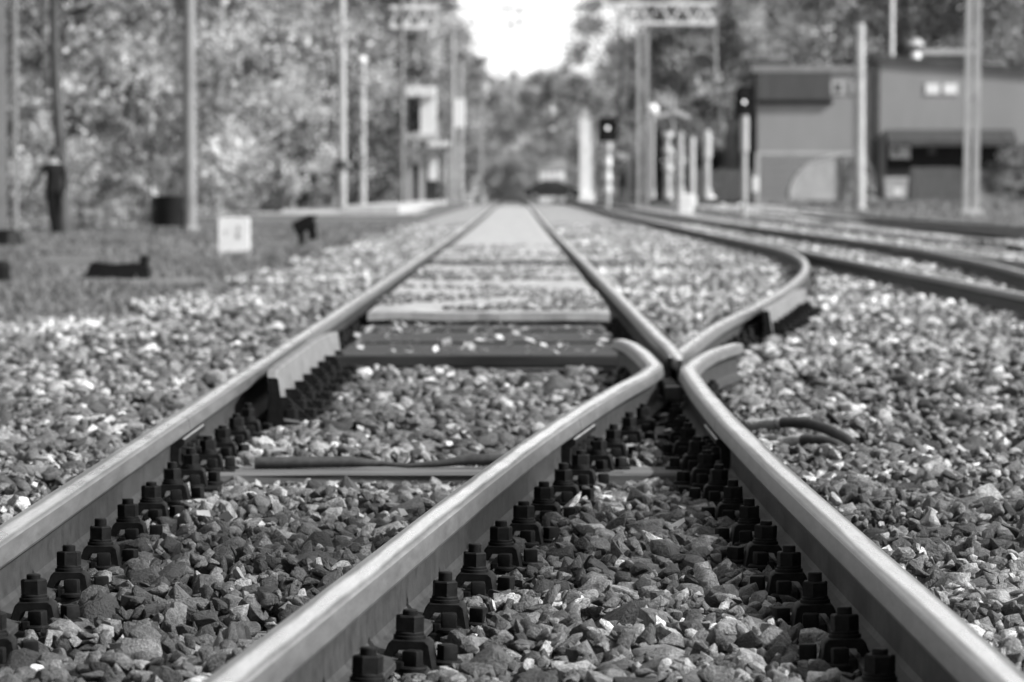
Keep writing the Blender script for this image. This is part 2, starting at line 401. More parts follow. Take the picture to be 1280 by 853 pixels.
for nv in range(3):
    protos['both%d' % nv] = make_fastening((-1, 1), nv=nv)
    protos['plus%d' % nv] = make_fastening((1,), (-.05, .155), nv=nv); protos['minus%d' % nv] = make_fastening((-1,), (-.155, .05), nv=nv)
NF = 0
used = set()
FAST = []
def fasten(variant, f, y, label, dz=0.0, dx=0.0):
    global NF
    vkey = variant + str((0, 2, 1, 1, 0, 2, 0, 1)[NF % 8]); NF += 1
    p = protos[vkey]; x = float(f(y)) + dx; rz = heading(f, y) + rnd.uniform(-.03, .03); y = y + rnd.uniform(-.012, .012); loc = (x, y, float(rise(y)) + dz)
    if vkey not in used:
        used.add(vkey); p.location = loc; p.rotation_euler.z = rz; p['label'] = label
    else: p = dup(p, loc, rz, label)
    p.rotation_euler.x = rnd.uniform(-.035, .035); p.rotation_euler.y = rnd.uniform(-.03, .03)
    FAST.append((x, y, variant))
rows = [('outer rail on the grass side', xL, lambda y: 'both' if y < 12.3 or y > 17 else 'minus', 4.0, 23.8),
        ('middle near rail', xA, lambda y: 'both' if y < 11.2 else 'minus', 4.0, 15.3),
        ('near rail by the hoses', xB, lambda y: 'both' if y < 11.2 else 'plus', 4.0, 14.3),
        ('straight rail beyond the crossing nose', xR, lambda y: 'minus' if y < 17.5 else 'both', 16.3, 21.0),
        ('curved rail beyond the crossing nose', xD, lambda y: 'plus' if y < 17.5 or 19.6 < y < 24.4 else 'both', 16.3, 27)]
for nm, f, var, a, b in rows:
    ys = [y for y in sleeper_y if a <= y <= b]
    for i, y in enumerate(ys):
        fasten(var(y), f, y, ORD[i] + ' bolted clip fastening from the near end, along the ' + nm)
for nm, f, var in (('middle near rail', xA, 'plus'), ('near rail by the hoses', xB, 'minus')):
    ys = [y for y in sleeper_y if 11.2 <= y <= 12.6]
    for i, y in enumerate(ys):
        fasten(var, f, y, ORD[i] + ' inward clip fastening before the crossing, on the ' + nm)

# fishplates at the joint -------------------------------------------------------------------------
def fishplate(f, side, label):
    y0, y1 = 10.20, 10.86; mb = MB(); n = 8
    out = [(.0095, -.048), (.040, -.0405), (.046, -.0435), (.046, -.056), (.032, -.066), (.030, -.105), (.046, -.118), (.046, -.126), (.020, -.124), (.0095, -.112)]
    for k in range(n+1):
        y = lerp(y0, y1, k/n); x = float(f(y)); dx = float(f(y+.02)-f(y-.02))/.04; L = math.hypot(1, dx)
        mb.v += [(x + side*u/L, y - side*u*dx/L, z) for u, z in out]
    q = len(out)
    for k in range(n):
        for i in range(q): mb.f.append((k*q+i, k*q+(i+1) % q, (k+1)*q+(i+1) % q, (k+1)*q+i)); mb.m.append(0 if out[i][1] > -.046 and out[(i+1) % q][1] > -.046 else 1)
    mb.f += [tuple(range(q)), tuple(range(n*q, n*q+q))]; mb.m += [1, 1]
    t = thing('fishplate', label, 'fishplate', group='fishplates at the rail joints')
    mb.build('plate', [M['plate'], M['iron']], t)
    for y in (10.29, 10.45, 10.60, 10.77):
        x = float(f(y)); b = MB(); b.prism((x + side*.031, y, -.086), .020, .022, 6, axis=(side, 0, 0), ch=.002); b.prism((x + side*.053, y, -.086), .011, .016, 12, axis=(side, 0, 0))
        b.build('bolt', M['iron'], t, smooth=30)
fishplate(xL, 1, 'fishplate bolted across the joint of the outer rail, by the bare sleeper')
fishplate(xA, 1, 'fishplate bolted across the joint of the middle near rail')
fishplate(xB, -1, 'fishplate bolted across the rail joint next to the two hoses')
fishplate(xL, -1, 'fishplate on the grass side of the outer rail joint')

# check rails -------------------------------------------------------------------------------------
def check_rail(f, side, y0, y1, label, gap=.046):
    t = thing('check_rail', label, 'check rail')
    ys = np.linspace(y0, y1, 34); fl = .9; mb = MB()
    out = [(0, .012), (.026, .012), (.032, .006), (.052, -.128), (.105, -.136), (.105, -.148), (-.012, -.148), (-.002, -.130), (.006, -.06)]
    q = len(out)
    for y in ys:
        e = max(0, 1-(y-y0)/fl, 1-(y1-y)/fl); x = float(f(y)) + side*(.0345 + gap + .040*e*e)
        mb.v += [(x + side*u, y, z) for u, z in out]
    for k in range(len(ys)-1):
        for i in range(q): mb.f.append((k*q+i, k*q+(i+1) % q, (k+1)*q+(i+1) % q, (k+1)*q+i)); mb.m.append(0 if i < 3 else (2 if i == 3 else 1))
    mb.f += [tuple(range(q)), tuple(range((len(ys)-1)*q, len(ys)*q))]; mb.m += [1, 1]
    mb.build('guard_bar', [M['plate'], M['iron'], M['worn']], t, smooth=30)
    for y in [s for s in sleeper_y if y0+.1 < s < y1-.05]:
        x = float(f(y)) + side*(.0345 + gap)
        b = MB(); b.box((x + side*.115, y, -.140), (.15, .15, .016), ch=.003)
        b.extrude_outline([(x + side*.058, -.132), (x + side*.165, -.132), (x + side*.09, -.062), (x + side*.050, -.062)], 'y', y-.012, y+.012)
        br = b.build('bracket', M['iron'], t)
        c = MB(); c.prism((x + side*.105, y-.045, -.132), .024, .035, 6, ch=.003); c.prism((x + side*.105, y-.045, -.097), .012, .014, 12); c.build('nut', M['iron'], br, smooth=30)
        c = MB(); c.prism((x + side*.165, y+.035, -.132), .022, .030, 6, ch=.003); c.build('nut', M['iron'], br, smooth=30)
check_rail(xL, 1, 12.5, 16.7, 'pale check rail bolted along the inside of the outer rail')
check_rail(xD, 1, 19.7, 24.3, 'check rail bolted beside the bend of the curved rail')
check_rail(xT2r, -1, 30.5, 36.5, 'low check rail inside the far rail of the parallel track')

# crossing spacer blocks between wings and nose
sb = MB(); sb.box((.550, 13.42, -.085), (.062, .10, .05), ch=.006)
tag(MB().box((.556, 14.0, -.10), (.05, .5, .06), ch=.006).build('spacer_block', M['iron']), 'dark longer spacer block under the tip of the crossing nose', 'spacer block')
tag(sb.build('spacer_block', M['worn']), 'pale iron spacer block between the two wing rails under the crossing throat', 'spacer block')

# bar on the bare sleeper
YB = YK0 + SP*9; TB = TOPZ + .024
b_ = MB(); b_.tube([(-.72, YB+.02, TB+.018), (-.45, YB+.025, TB+.020), (-.38, YB+.028, TB+.016)], [.017, .016, .008], 10); b_.tube([(-.38, YB+.028, TB+.016), (-.30, YB+.03, TB+.009), (-.22, YB+.03, TB+.014)], [.007, .006, .010], 8)
b_.tube([(-.22, YB+.03, TB+.014), (-.12, YB+.035, TB+.026), (.12, YB+.03, TB+.026)], [.010, .016, .014], 10)
tag(b_.build('bonding_cable', M['rubber'], smooth=60), 'dark cable lying along the bare timber sleeper between two rails', 'cable')

# hoses beside the near rail
def hose(pts, label):
    t = thing('hose', label, 'hose', pts[0]); P = [Vector(p)-Vector(pts[0]) for p in pts]
    fine = []
    for i in range(len(P)-1):
        p0, p1, p2, p3 = P[max(i-1, 0)], P[i], P[i+1], P[min(i+2, len(P)-1)]
        for k in range(6):
            u = k/6; fine.append(.5*((2*p1)+(p2-p0)*u+(2*p0-5*p1+4*p2-p3)*u*u+(3*p1-p0-3*p2+p3)*u**3))
    fine.append(P[-1]); c = int(len(fine)*.26)
    MB().tube(fine[c:], .0165, 12).build('rubber_sleeve', M['rubber'], t, smooth=60)
    MB().tube(fine[:c+2], [.014+.005*rnd.random() for _ in fine[:c+2]], 10).build('frayed_end', M['rope'], t, smooth=60)
hose([(.70, 11.55, -.085), (.78, 11.50, -.075), (.88, 11.42, -.075), (.97, 11.25, -.11), (1.05, 11.05, -.19)], 'upper dark rubber hose with a frayed pale end beside the rail')
hose([(.76, 11.05, -.105), (.82, 11.0, -.095), (.90, 10.93, -.10), (.96, 10.82, -.14), (1.01, 10.70, -.20)], 'lower shorter rubber hose with a frayed pale end beside the rail')

# ------------------------------------------------------------------ ballast
def rock_template(r, rough=True):
    bm = bmesh.new(); n = r.randint(11, 16); ay, az = r.uniform(.55, .95), r.uniform(.42, .74)
    for _ in range(n):
        v = Vector((r.gauss(0, 1), r.gauss(0, 1), r.gauss(0, 1))).normalized()*r.uniform(.86, 1.0)
        bm.verts.new((v.x, v.y*ay, v.z*az))
    res = bmesh.ops.convex_hull(bm, input=bm.verts[:])
    bmesh.ops.delete(bm, geom=[g for g in res['geom_interior'] if isinstance(g, bmesh.types.BMVert)], context='VERTS')
    bmesh.ops.dissolve_limit(bm, angle_limit=R(20), verts=bm.verts[:], edges=bm.edges[:])
    if rough:
        bmesh.ops.bevel(bm, geom=bm.edges[:], offset=.022, segments=1, affect='EDGES', clamp_overlap=True)
    bmesh.ops.triangulate(bm, faces=bm.faces[:])
    if rough == 2:
        bmesh.ops.subdivide_edges(bm, edges=bm.edges[:], cuts=1, use_grid_fill=True)
        s = r.random()*50
        for v in bm.verts:
            k = noise.noise(v.co*2.3+Vector((s, 0, 0)))*.075 + noise.noise(v.co*5.1+Vector((0, s, 0)))*.06
            v.co *= 1+k
        bmesh.ops.triangulate(bm, faces=bm.faces[:])
    bm.verts.index_update()
    V = np.array([v.co[:] for v in bm.verts]); F = np.array([[v.index for v in f.verts] for f in bm.faces]); bm.free(); return V, F
def random_rot(n, tilt):
    a = rng.uniform(0, 2*np.pi, n); tx = rng.normal(0, tilt, n); ty = rng.normal(0, tilt, n)
    ca, sa = np.cos(a), np.sin(a); cx, sx = np.cos(tx), np.sin(tx); cy, sy = np.cos(ty), np.sin(ty); z = np.zeros(n); o = np.ones(n)
    Rz = np.stack([ca, -sa, z, sa, ca, z, z, z, o], 1).reshape(n, 3, 3); Rx = np.stack([o, z, z, z, cx, -sx, z, sx, cx], 1).reshape(n, 3, 3)
    Ry = np.stack([cy, z, sy, z, o, z, -sy, z, cy], 1).reshape(n, 3, 3)
    return Rx @ Ry @ Rz
def place(templates, pos, size, tilt, shade):
    n = len(pos); rot = random_rot(n, tilt); st = rng.uniform(.8, 1.2, (n, 3)); which = rng.integers(0, len(templates), n)
    Vs, Fs, Ss, off = [], [], [], 0
    for k, (V, F) in enumerate(templates):
        idx = np.nonzero(which == k)[0]
        if not len(idx): continue
        A = V[None]*(size[idx, None, None]*st[idx, None, :]); A = np.einsum('nij,nvj->nvi', rot[idx], A) + pos[idx, None, :]
        Vs.append(A.reshape(-1, 3)); Fs.append((F[None] + (np.arange(len(idx))*len(V))[:, None, None] + off).reshape(-1, 3))
        Ss.append(np.repeat(shade[idx], len(F))); off += len(idx)*len(V)
    return np.concatenate(Vs), np.concatenate(Fs), np.concatenate(Ss)
r_ = random.Random(5)
T_near = [rock_template(r_, 2) for _ in range(46)]
T_mid = [rock_template(r_, 1) for _ in range(40)]
T_far = [rock_template(r_, 0) for _ in range(24)]

GX0, GX1, GY0, GY1, GS = -4.4, 4.6, 3.6, 25.0, .012
NX, NY = int((GX1-GX0)/GS), int((GY1-GY0)/GS)
gx = GX0 + (np.arange(NX)+.5)*GS; gy = GY0 + (np.arange(NY)+.5)*GS
H = np.full((NY, NX), -.235, np.float32)
FORB = np.zeros((NY, NX), bool)
lown = sum(a*np.sin(gx[None]*b+p)*np.sin(gy[:, None]*c+q) for a, b, c, p, q in ((.012, 5.1, 3.7, 1, 2), (.010, 9.7, 7.9, 3, .5), (.008, 17, 14, 2, 4)))
TGT = (-.125 + lown).astype(np.float32)                    # surface the stones are allowed to reach
inL = (gx[None] > xL(gy)[:, None]) & (gx[None] < np.where(gy < 14, xA(gy), xR(gy))[:, None])
TGT = np.where(gx[None] < xL(gy)[:, None], TGT + .035 - .06*np.clip((-1.5-gx[None]), 0, 3), TGT)
TGT = np.where(gx[None] > np.where(gy < 14.5, xB(gy), xD(gy))[:, None], TGT + .020, TGT)
TGT = np.where(inL & ((gy > 16.3) & (gy < 20.6))[:, None], -.30, TGT)     # timbers left bare before the slabs
TGT = np.where(inL & ((gy > 20.55))[:, None], -.21, TGT)
rg = random.Random(3)
for (y, a, b) in SLEEP:
    j0, j1 = int((y-.12-GY0)/GS), int((y+.12-GY0)/GS); i0, i1 = int((a-GX0)/GS), int((b-GX0)/GS)
    j0 = max(j0, 0); j1 = min(j1, NY)
    if j1 <= j0: continue
    H[j0:j1, max(i0, 0):i1] = TOPZ
    TGT[j0:j1, max(i0, 0):i1] -= np.where(y < 10, .012, .020)
# the bare sleeper between the outer and the middle rail, and a few half bare ends
def bare(x0, x1, y, z=-.30, w=.15):
    j0, j1 = int((y-w-GY0)/GS), int((y+w-GY0)/GS); i0, i1 = int((x0-GX0)/GS), int((x1-GX0)/GS); TGT[j0:j1, i0:i1] = z
bare(-.85, .12, YB); bare(.27, .45, YB)
for (xa_, xb_) in ((-.88, .10), (.22, .46)):
    m = ((gx[None] > xa_) & (gx[None] < xb_) & (gy[:, None] > YB-1.0) & (gy[:, None] < YB-.12)); TGT = np.where(m, np.minimum(TGT, -.150 - .022*(gy[:, None]-(YB-1.0))), TGT).astype(np.float32)
bare(-.30, .02, YK0+SP*1, w=.05); bare(.08, .32, YK0+SP*2, w=.06); bare(1.2, 2.4, YK0+SP*19, w=.10); bare(.95, 2.0, YK0+SP*18, w=.07); bare(-.6, -.3, YB-SP, w=.09)
for f, a, b in ((xL, 3.6, 25), (xA, 3.6, 16.2), (xB, 3.6, 15.7), (xR, 14.1, 25), (xD, 14.4, 25), (xE, 9.0, 25), (xT2l, 17, 25)):
    d = np.abs(gx[None] - f(gy)[:, None]); ok = ((gy > a) & (gy < b))[:, None]
    FORB |= (d < .062) & ok
    TGT = np.where((d < .13) & ok, np.minimum(TGT, -.150), TGT)
for (x, y, var) in FAST:
    if y > 25: continue
    for s in ((1, -1) if var == 'both' else ((1,) if var == 'plus' else (-1,))):
        m = ((gx[None]-(x+s*.092))**2/.046**2 + (gy[:, None]-(y-.005))**2/.050**2) < 1
        FORB |= m
        m2 = ((gx[None]-(x+s*.11))**2/.11**2 + (gy[:, None]-(y-.06))**2/.18**2) < 1
        TGT = np.where(m2, np.minimum(TGT, rnd.choice((-.138, -.124, -.110))), TGT)
for f, side, a, b in ((xL, 1, 12.4, 16.8), (xD, 1, 19.6, 24.4)):
    d = side*(gx[None]-f(gy)[:, None]); FORB |= (d > 0) & (d < .23) & ((gy > a) & (gy < b))[:, None]
for (hx, hy) in ((.78, 11.5), (.88, 11.42), (.97, 11.25), (.82, 11.0), (.90, 10.93)):
    m = (gx[None]-hx)**2 + (gy[:, None]-hy)**2 < .06**2; TGT = np.where(m, np.minimum(TGT, -.135), TGT)
pos, siz = [], []
def frust(y, x, m=.55): return -.142*y-m < x < .142*y+m+.1
for smin, smax, tries in ((.040, .064, 7000), (.027, .041, 30000), (.018, .028, 70000), (.011, .017, 50000)):
    # draw positions with density falling with distance
    yy = 3.8 + (24.8-3.8)*rng.random(tries)**1.15; 
    half = .142*yy+.6; xx = (rng.random(tries)*2-1)*half + .05; ss = rng.uniform(smin, smax, tries)
    for x, y, s in zip(xx, yy, ss):
        if x < -4.2 or x > 4.4: continue
        if y > 14 and s < .017: continue
        i, j = int((x-GX0)/GS), int((y-GY0)/GS); k = max(1, int(s*.75/GS))
        if FORB[max(j-k+1, 0):j+k, max(i-k+1, 0):i+k].any(): continue
        P = H[max(j-k, 0):j+k+1, max(i-k, 0):i+k+1]
        base = .55*float(P.mean()) + .45*float(P.max()); z = base + s*.42; top = z + s*.50
        if top > TGT[j, i] + s*.22: continue
        pos.append((x, y, z)); siz.append(s)
        P[:] = np.maximum(P, z + s*.40)
pos = np.array(pos); siz = np.array(siz)
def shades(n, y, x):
    yc = 15 - 1.8*np.clip(x, -3, 3)          # near shade and the sunlight beyond it, put into the stone colour
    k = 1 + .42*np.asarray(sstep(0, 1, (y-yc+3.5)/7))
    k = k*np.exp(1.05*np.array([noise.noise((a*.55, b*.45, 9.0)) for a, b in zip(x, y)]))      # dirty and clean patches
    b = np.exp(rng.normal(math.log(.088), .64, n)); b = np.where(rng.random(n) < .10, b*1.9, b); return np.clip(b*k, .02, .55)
near = pos[:, 1] < 10.8
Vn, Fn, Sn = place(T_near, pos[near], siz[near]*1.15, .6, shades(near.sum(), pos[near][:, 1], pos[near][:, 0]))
o = link('ballast', raw_mesh('ballast', Vn, Fn, M['stone'], {'shade': Sn})); kind_stuff(o, 'sharp crushed stone ballast between and around the near rails', 'ballast')
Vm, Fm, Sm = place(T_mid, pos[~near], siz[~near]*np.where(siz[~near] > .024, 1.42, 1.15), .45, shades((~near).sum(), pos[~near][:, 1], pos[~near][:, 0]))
o = link('ballast', raw_mesh('ballast', Vm, Fm, M['stone'], {'shade': Sm})); kind_stuff(o, 'crushed stone ballast around the crossing and the curved rail', 'ballast')
print('stones', near.sum(), (~near).sum(), len(Fn), len(Fm))
# farther ballast: a sparser skin of larger stones
n = 62000; yy = 24.6 + (95-24.6)*rng.random(n)**1.5; lo = np.maximum(-.15*yy-.5, -2.6 - .3*np.sin(yy*.7)); hi = np.minimum(.15*yy+.5, 6.3)
xx = lo + (hi-lo)*rng.random(n)
ok = ~((xx > -.93) & (xx < .61))
for f, a, b in ((xL, 0, 400), (xR, 0, 400), (xD, 0, 400), (xT2r, 0, 400), (xT2l, 0, 48), (xE2, 0, 46)): ok &= ~((np.abs(xx-f(yy)) < .085) & (yy > a) & (yy < b))
xx, yy = xx[ok], yy[ok]
zz = -.15 + rise(yy) - .055*np.clip(-1.5-xx, 0, 3) + rng.normal(0, .012, len(xx)); ss = rng.uniform(.030, .055, len(xx))
Vf, Ff, Sf = place(T_far, np.stack([xx, yy, zz], 1), ss, .4, shades(len(xx), yy, xx)*1.35)  # far stones brightened again, their sunlight put into the colour
o = link('ballast', raw_mesh('ballast', Vf, Ff, M['stone'], {'shade': Sf})); kind_stuff(o, 'paler crushed stone ballast stretching away along both tracks', 'ballast')
# dust and small grit below the stones, as a sheet along the tracks
def strip(name, xs, ys, zf, mat):
    V = np.array([(x, y, zf(x, y)) for y in ys for x in xs]); a = len(xs)
    F = np.array([(j*a+i, j*a+i+1, (j+1)*a+i+1, (j+1)*a+i) for j in range(len(ys)-1) for i in range(a-1)])
    return link(name, raw_mesh(name, V, F, mat))
def zbed(x, y): return -.215 + float(rise(y)) - .06*max(0, -2.2-x) + .02*float(sstep(30, 60, y))
M['shaded_fines'] = simple('gap_shade_fines', .012, .05, 30, .95, 0, .6, .02, spec=.1)  # near sheet coloured dark to paint the shade in the gaps between stones
for nm_, ya, yb_, st_, mt_ in (('ballast_shaded_fines', 0, 46, 1.0, 'shaded_fines'), ('ballast_bed', 46, 336, 5.0, 'bed')):
    o = strip(nm_, np.concatenate([np.linspace(-2.65, 6.2, 32), [6.6]]), np.append(np.arange(ya, yb_, st_), yb_), lambda x, y: zbed(x, y) if x < 6.5 else -.30, M[mt_]); kind(o, 'structure')


# ------------------------------------------------------------------ ground, road, crossing slabs
def zground(x, y):
    g = -.23 + .30*float(sstep(70, 190, y)) + .06*noise.noise((x*.12, y*.12, 0)) * (1 if abs(x) > 3.2 else 0)
    if -2.75 < x < 6.6: g = -.33 + float(rise(y))
    if x > 6.6 and y > 60: g = g
    return g
xs = np.unique(np.concatenate([np.linspace(-600, -30, 16), np.arange(-30, 40, .9), np.linspace(40, 600, 16)]))
ys = np.unique(np.concatenate([np.linspace(-120, 0, 10), np.arange(0, 120, 1.5), np.arange(120, 340, 5), np.linspace(340, 1500, 16)]))
o = strip('ground', xs, ys, zground, M['turf']); kind(o, 'structure'); o.data.polygons.foreach_set('use_smooth', [True]*len(o.data.polygons))
o = strip('road', np.linspace(-140, 140, 60), np.linspace(286, 296, 6), lambda x, y: .165, M['asphalt']); kind(o, 'structure')
M['path'] = simple('pale_gravel', .20, .42, 1.4, .95, detail=10)
o = strip('path', np.linspace(-16, -3.3, 24), np.linspace(128, 146, 8), lambda x, y: zground(x, y)+.03, M['path']); kind(o, 'structure')
o = strip('siding_bed', np.linspace(7.7, 11.0, 6), np.arange(36, 176, 1.5), lambda x, y: zground(x, y)+.05, M['path']); kind(o, 'structure')
o = strip('forecourt', np.linspace(11.6, 40, 40), np.linspace(166, 197, 14), lambda x, y: zground(x, y)+.03, M['path']); kind(o, 'structure')
# concrete slabs between the rails
i = 0
ys_ = [(20.75 + 2.32*k, 20.75 + 2.32*(k+1)) for k in range(6)] + [(36.0 + 4.6*k, 36.0 + 4.6*(k+1)) for k in range(27)]
for a, b in ys_:
    xa, xb = -.928 + .125, .613 - .105; mb = MB(); nx, ny = 11, 8; zc = -.018
    for j in range(ny+1):
        y = lerp(a+.012, b-.012, j/ny)
        for k in range(nx+1):
            x = lerp(xa, xb, k/nx); e = .010 if j in (0, ny) or k in (0, nx) else 0
            if j in (0, ny): y += .022*noise.noise((x*6, i*3.1, j)); e += .006*noise.noise((x*9, i, 5))
            mb.v.append((x, y, zc + float(rise(y)) - e + .006*noise.noise((x*3, y*2, i))))
    top = len(mb.v)
    for j in range(ny):
        for k in range(nx): q = j*(nx+1)+k; mb.f.append((q, q+1, q+nx+2, q+nx+1)); mb.m.append(0)
    ring = [k for k in range(nx+1)] + [j*(nx+1)+nx for j in range(1, ny+1)] + [ny*(nx+1)+k for k in range(nx-1, -1, -1)] + [j*(nx+1) for j in range(ny-1, 0, -1)]
    for q in ring: x, y, z = mb.v[q]; mb.v.append((x, y, z-.045))
    for q in range(len(ring)): mb.f.append((ring[q], top+q, top+(q+1) % len(ring), ring[(q+1) % len(ring)])); mb.m.append(0)
    tag(mb.build('infill_slab', M['slab']), ORD[i] + ' pale concrete slab from the dark sleepers, lying between the straight rails', 'slab', 'slabs between the rails'); i += 1
for q_, (ya_, yb_) in enumerate(((16.45, 17.05), (17.2, 17.85), (18.0, 18.6), (18.75, 19.4), (19.6, 20.3))):
    o_ = MB().box((-.16, (ya_+yb_)/2, -.105-.006*(q_ % 2)), (1.27-.04*(q_ % 3), yb_-ya_, .05), ch=.005).build('crossing_plank', M['plank'])
    tag(o_, ('front', 'second', 'middle', 'fourth', 'rearmost')[q_] + ' dark wet plank of the five lying before the pale slabs', 'plank', 'dark planks before the slabs')
tag(MB().box((-.16, 35.33, -.03), (1.28, 1.15, .05), ch=.005).build('crossing_plank', M['plank']), 'dark board added to darken the gap between the first and the farther pale slabs', 'plank')  # board added only to make the slab gap read dark
# grit strewn on the slabs
n = 3200; xx = rng.uniform(-.80, .5, n); yy = 20.9 + 26*rng.random(n)**1.6; keep = noise_keep = np.array([noise.noise((x*1.5, y*.5, 3)) > -.05 for x, y in zip(xx, yy)]); xx, yy = xx[keep], yy[keep]
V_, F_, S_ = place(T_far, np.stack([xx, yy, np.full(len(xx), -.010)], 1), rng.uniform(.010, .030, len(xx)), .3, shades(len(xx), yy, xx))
o = link('grit', raw_mesh('grit', V_, F_, M['stone'], {'shade': S_})); kind_stuff(o, 'loose grit strewn over the slabs between the rails', 'grit')

# fallen leaves
def leaves(n, xf, yf, zf, size, name, label):
    y = yf(n); x = xf(y); z = zf(x, y); s = rng.uniform(*size, n); rot = random_rot(n, .35)
    L = np.array([(-.5, 0, 0), (0, -.32, .06), (.5, 0, .02), (0, .32, .08)]); A = np.einsum('nij,nvj->nvi', rot, L[None]*s[:, None, None]) + np.stack([x, y, z], 1)[:, None]
    F = np.stack([np.arange(n)*4+k for k in (0, 1, 2)], 1); F2 = np.stack([np.arange(n)*4+k for k in (0, 2, 3)], 1)
    o = link(name, raw_mesh(name, A.reshape(-1, 3), np.concatenate([F, F2]), M['fallen'])); return kind_stuff(o, label, 'leaves')
def surf(x, y):
    j = np.clip(((y-GY0)/GS).astype(int), 0, NY-1); i = np.clip(((x-GX0)/GS).astype(int), 0, NX-1); return H[j, i] + .006
H[int((16.5-GY0)/GS):int((20.3-GY0)/GS), int((-.78-GX0)/GS):int((.46-GX0)/GS)] = -.078
leaves(75, lambda y: rng.uniform(-.75, .44, len(y)), lambda n: rng.uniform(16.5, 20.3, n), surf, (.03, .08), 'fallen_leaves', 'pale fallen leaves lying on the dark planks before the slabs')
leaves(1500, lambda y: (rng.random(len(y))*2-1)*(.142*y+.4), lambda n: 8.5 + 16*rng.random(n)**.8, surf, (.03, .065), 'fallen_leaves', 'pale fallen leaves scattered over the ballast and bare sleepers')

# grass
def grass(n, xf, yf, hmin, hmax, label):
    y = yf(n); x = xf(y)
    cl = np.array([noise.noise((a*.8, b*.25, 1.7)) for a, b in zip(x, y)]); keep = cl > -.06 + .25*rng.standard_normal(n)*.5; x, y, cl = x[keep], y[keep], cl[keep]; n = len(x)
    z = np.array([zground(a, b) for a, b in zip(x, y)]); h = rng.uniform(hmin, hmax, n)*(1+.8*np.clip(cl, 0, 1)); a = rng.uniform(0, 6.28, n); w = rng.uniform(.006, .016, n) * (1 + y/60); lean = rng.normal(0, .5, (n, 2))*h[:, None]
    V = np.empty((n, 3, 3)); V[:, 0] = np.stack([x-np.cos(a)*w, y-np.sin(a)*w, z], 1); V[:, 1] = np.stack([x+np.cos(a)*w, y+np.sin(a)*w, z], 1); V[:, 2] = np.stack([x+lean[:, 0], y+lean[:, 1], z+h], 1)
    o = link('grass', raw_mesh('grass', V.reshape(-1, 3), np.arange(n*3).reshape(n, 3), M['grass'])); kind_stuff(o, label, 'grass')
grass(70000, lambda y: -2.42 - (.16*y-1.2)*rng.random(len(y))**.9, lambda n: 24 + 80*rng.random(n)**1.6,   .03, .085, 'rough short grass beside the ballast on the signal post side')
grass(9000, lambda y: 11 + 22*rng.random(len(y)), lambda n: 158 + 26*rng.random(n), .08, .34, 'tall weeds along the forecourt in front of the building')
grass(11000, lambda y: 6.4 + (.15*y-5)*rng.random(len(y)), lambda n: 46 + 110*rng.random(n)**1.3, .04, .13, 'weeds and dry grass between the siding and the parallel track')

# ------------------------------------------------------------------ line-side things
def zg(x, y): return zground(x, y)
# lattice mast at the frame edge
x0, d = PX(3, 60), 60.0
t = thing('lattice_mast', 'two-legged steel mast standing in the grass at the picture edge', 'mast', (x0, d, zg(x0, d)))
for dx, w, nm in ((-.02, .19, 'leg'), (.21, .07, 'leg')):
    MB().box((dx, 0, 4.6), (w, .16, 9.2), ch=.008).build(nm, M['pole'], t)
for k in range(9):
    MB().bar((-.0, 0, .6+k*.95), (.2, 0, 1.1+k*.95), .03).build('brace', M['dkgrey'], t)
MB().prism((.08, 0, -.05), .30, .34, 9, r2=.2, ch=.04).build('footing', M['black'], t)

# person walking away
d = 78.5; x0 = PX(68, d); z0 = zg(x0, d)
def skin_body(name, joints, edges, radii, mats, parent=None, loc=(0, 0, 0)):
    me = bpy.data.meshes.new(name); me.from_pydata(joints, edges, []); o = bpy.data.objects.new(name, me); COL.objects.link(o)
    for m in mats: me.materials.append(m)
    s = o.modifiers.new('s', 'SKIN')
    for i, r in enumerate(radii): me.skin_vertices[0].data[i].radius = r if isinstance(r, tuple) else (r, r)
    me.skin_vertices[0].data[0].use_root = True
    s.use_smooth_shade = True; b = o.modifiers.new('b', 'SUBSURF'); b.levels = b.render_levels = 2
    bpy.context.view_layer.update()
    dg = bpy.context.evaluated_depsgraph_get(); m2 = bpy.data.meshes.new_from_object(o.evaluated_get(dg), depsgraph=dg)
    o.modifiers.clear(); o.data = m2; m2.name = name; o.location = loc
    if parent: o.parent = parent
    return o
J = {}; jl, el, rl = [], [], []
def jt(n, p, r, par=None):
    J[n] = len(jl); jl.append(p); rl.append(r)
    if par: el.append((J[par], J[n]))
jt('pelvis', (0, 0, .95), (.155, .105)); jt('waist', (0, 0, 1.10), (.145, .10), 'pelvis'); jt('chest', (0, -.01, 1.30), (.175, .115), 'waist'); jt('collar', (0, 0, 1.43), (.12, .08), 'chest')
jt('neck', (0, .005, 1.50), (.055, .055), 'collar'); jt('chin', (0, .02, 1.57), (.062, .07), 'neck'); jt('head', (0, .025, 1.65), (.078, .098), 'chin'); jt('top', (0, .02, 1.725), (.055, .075), 'head'); jt('nose', (0, .118, 1.625), (.016, .02), 'head')
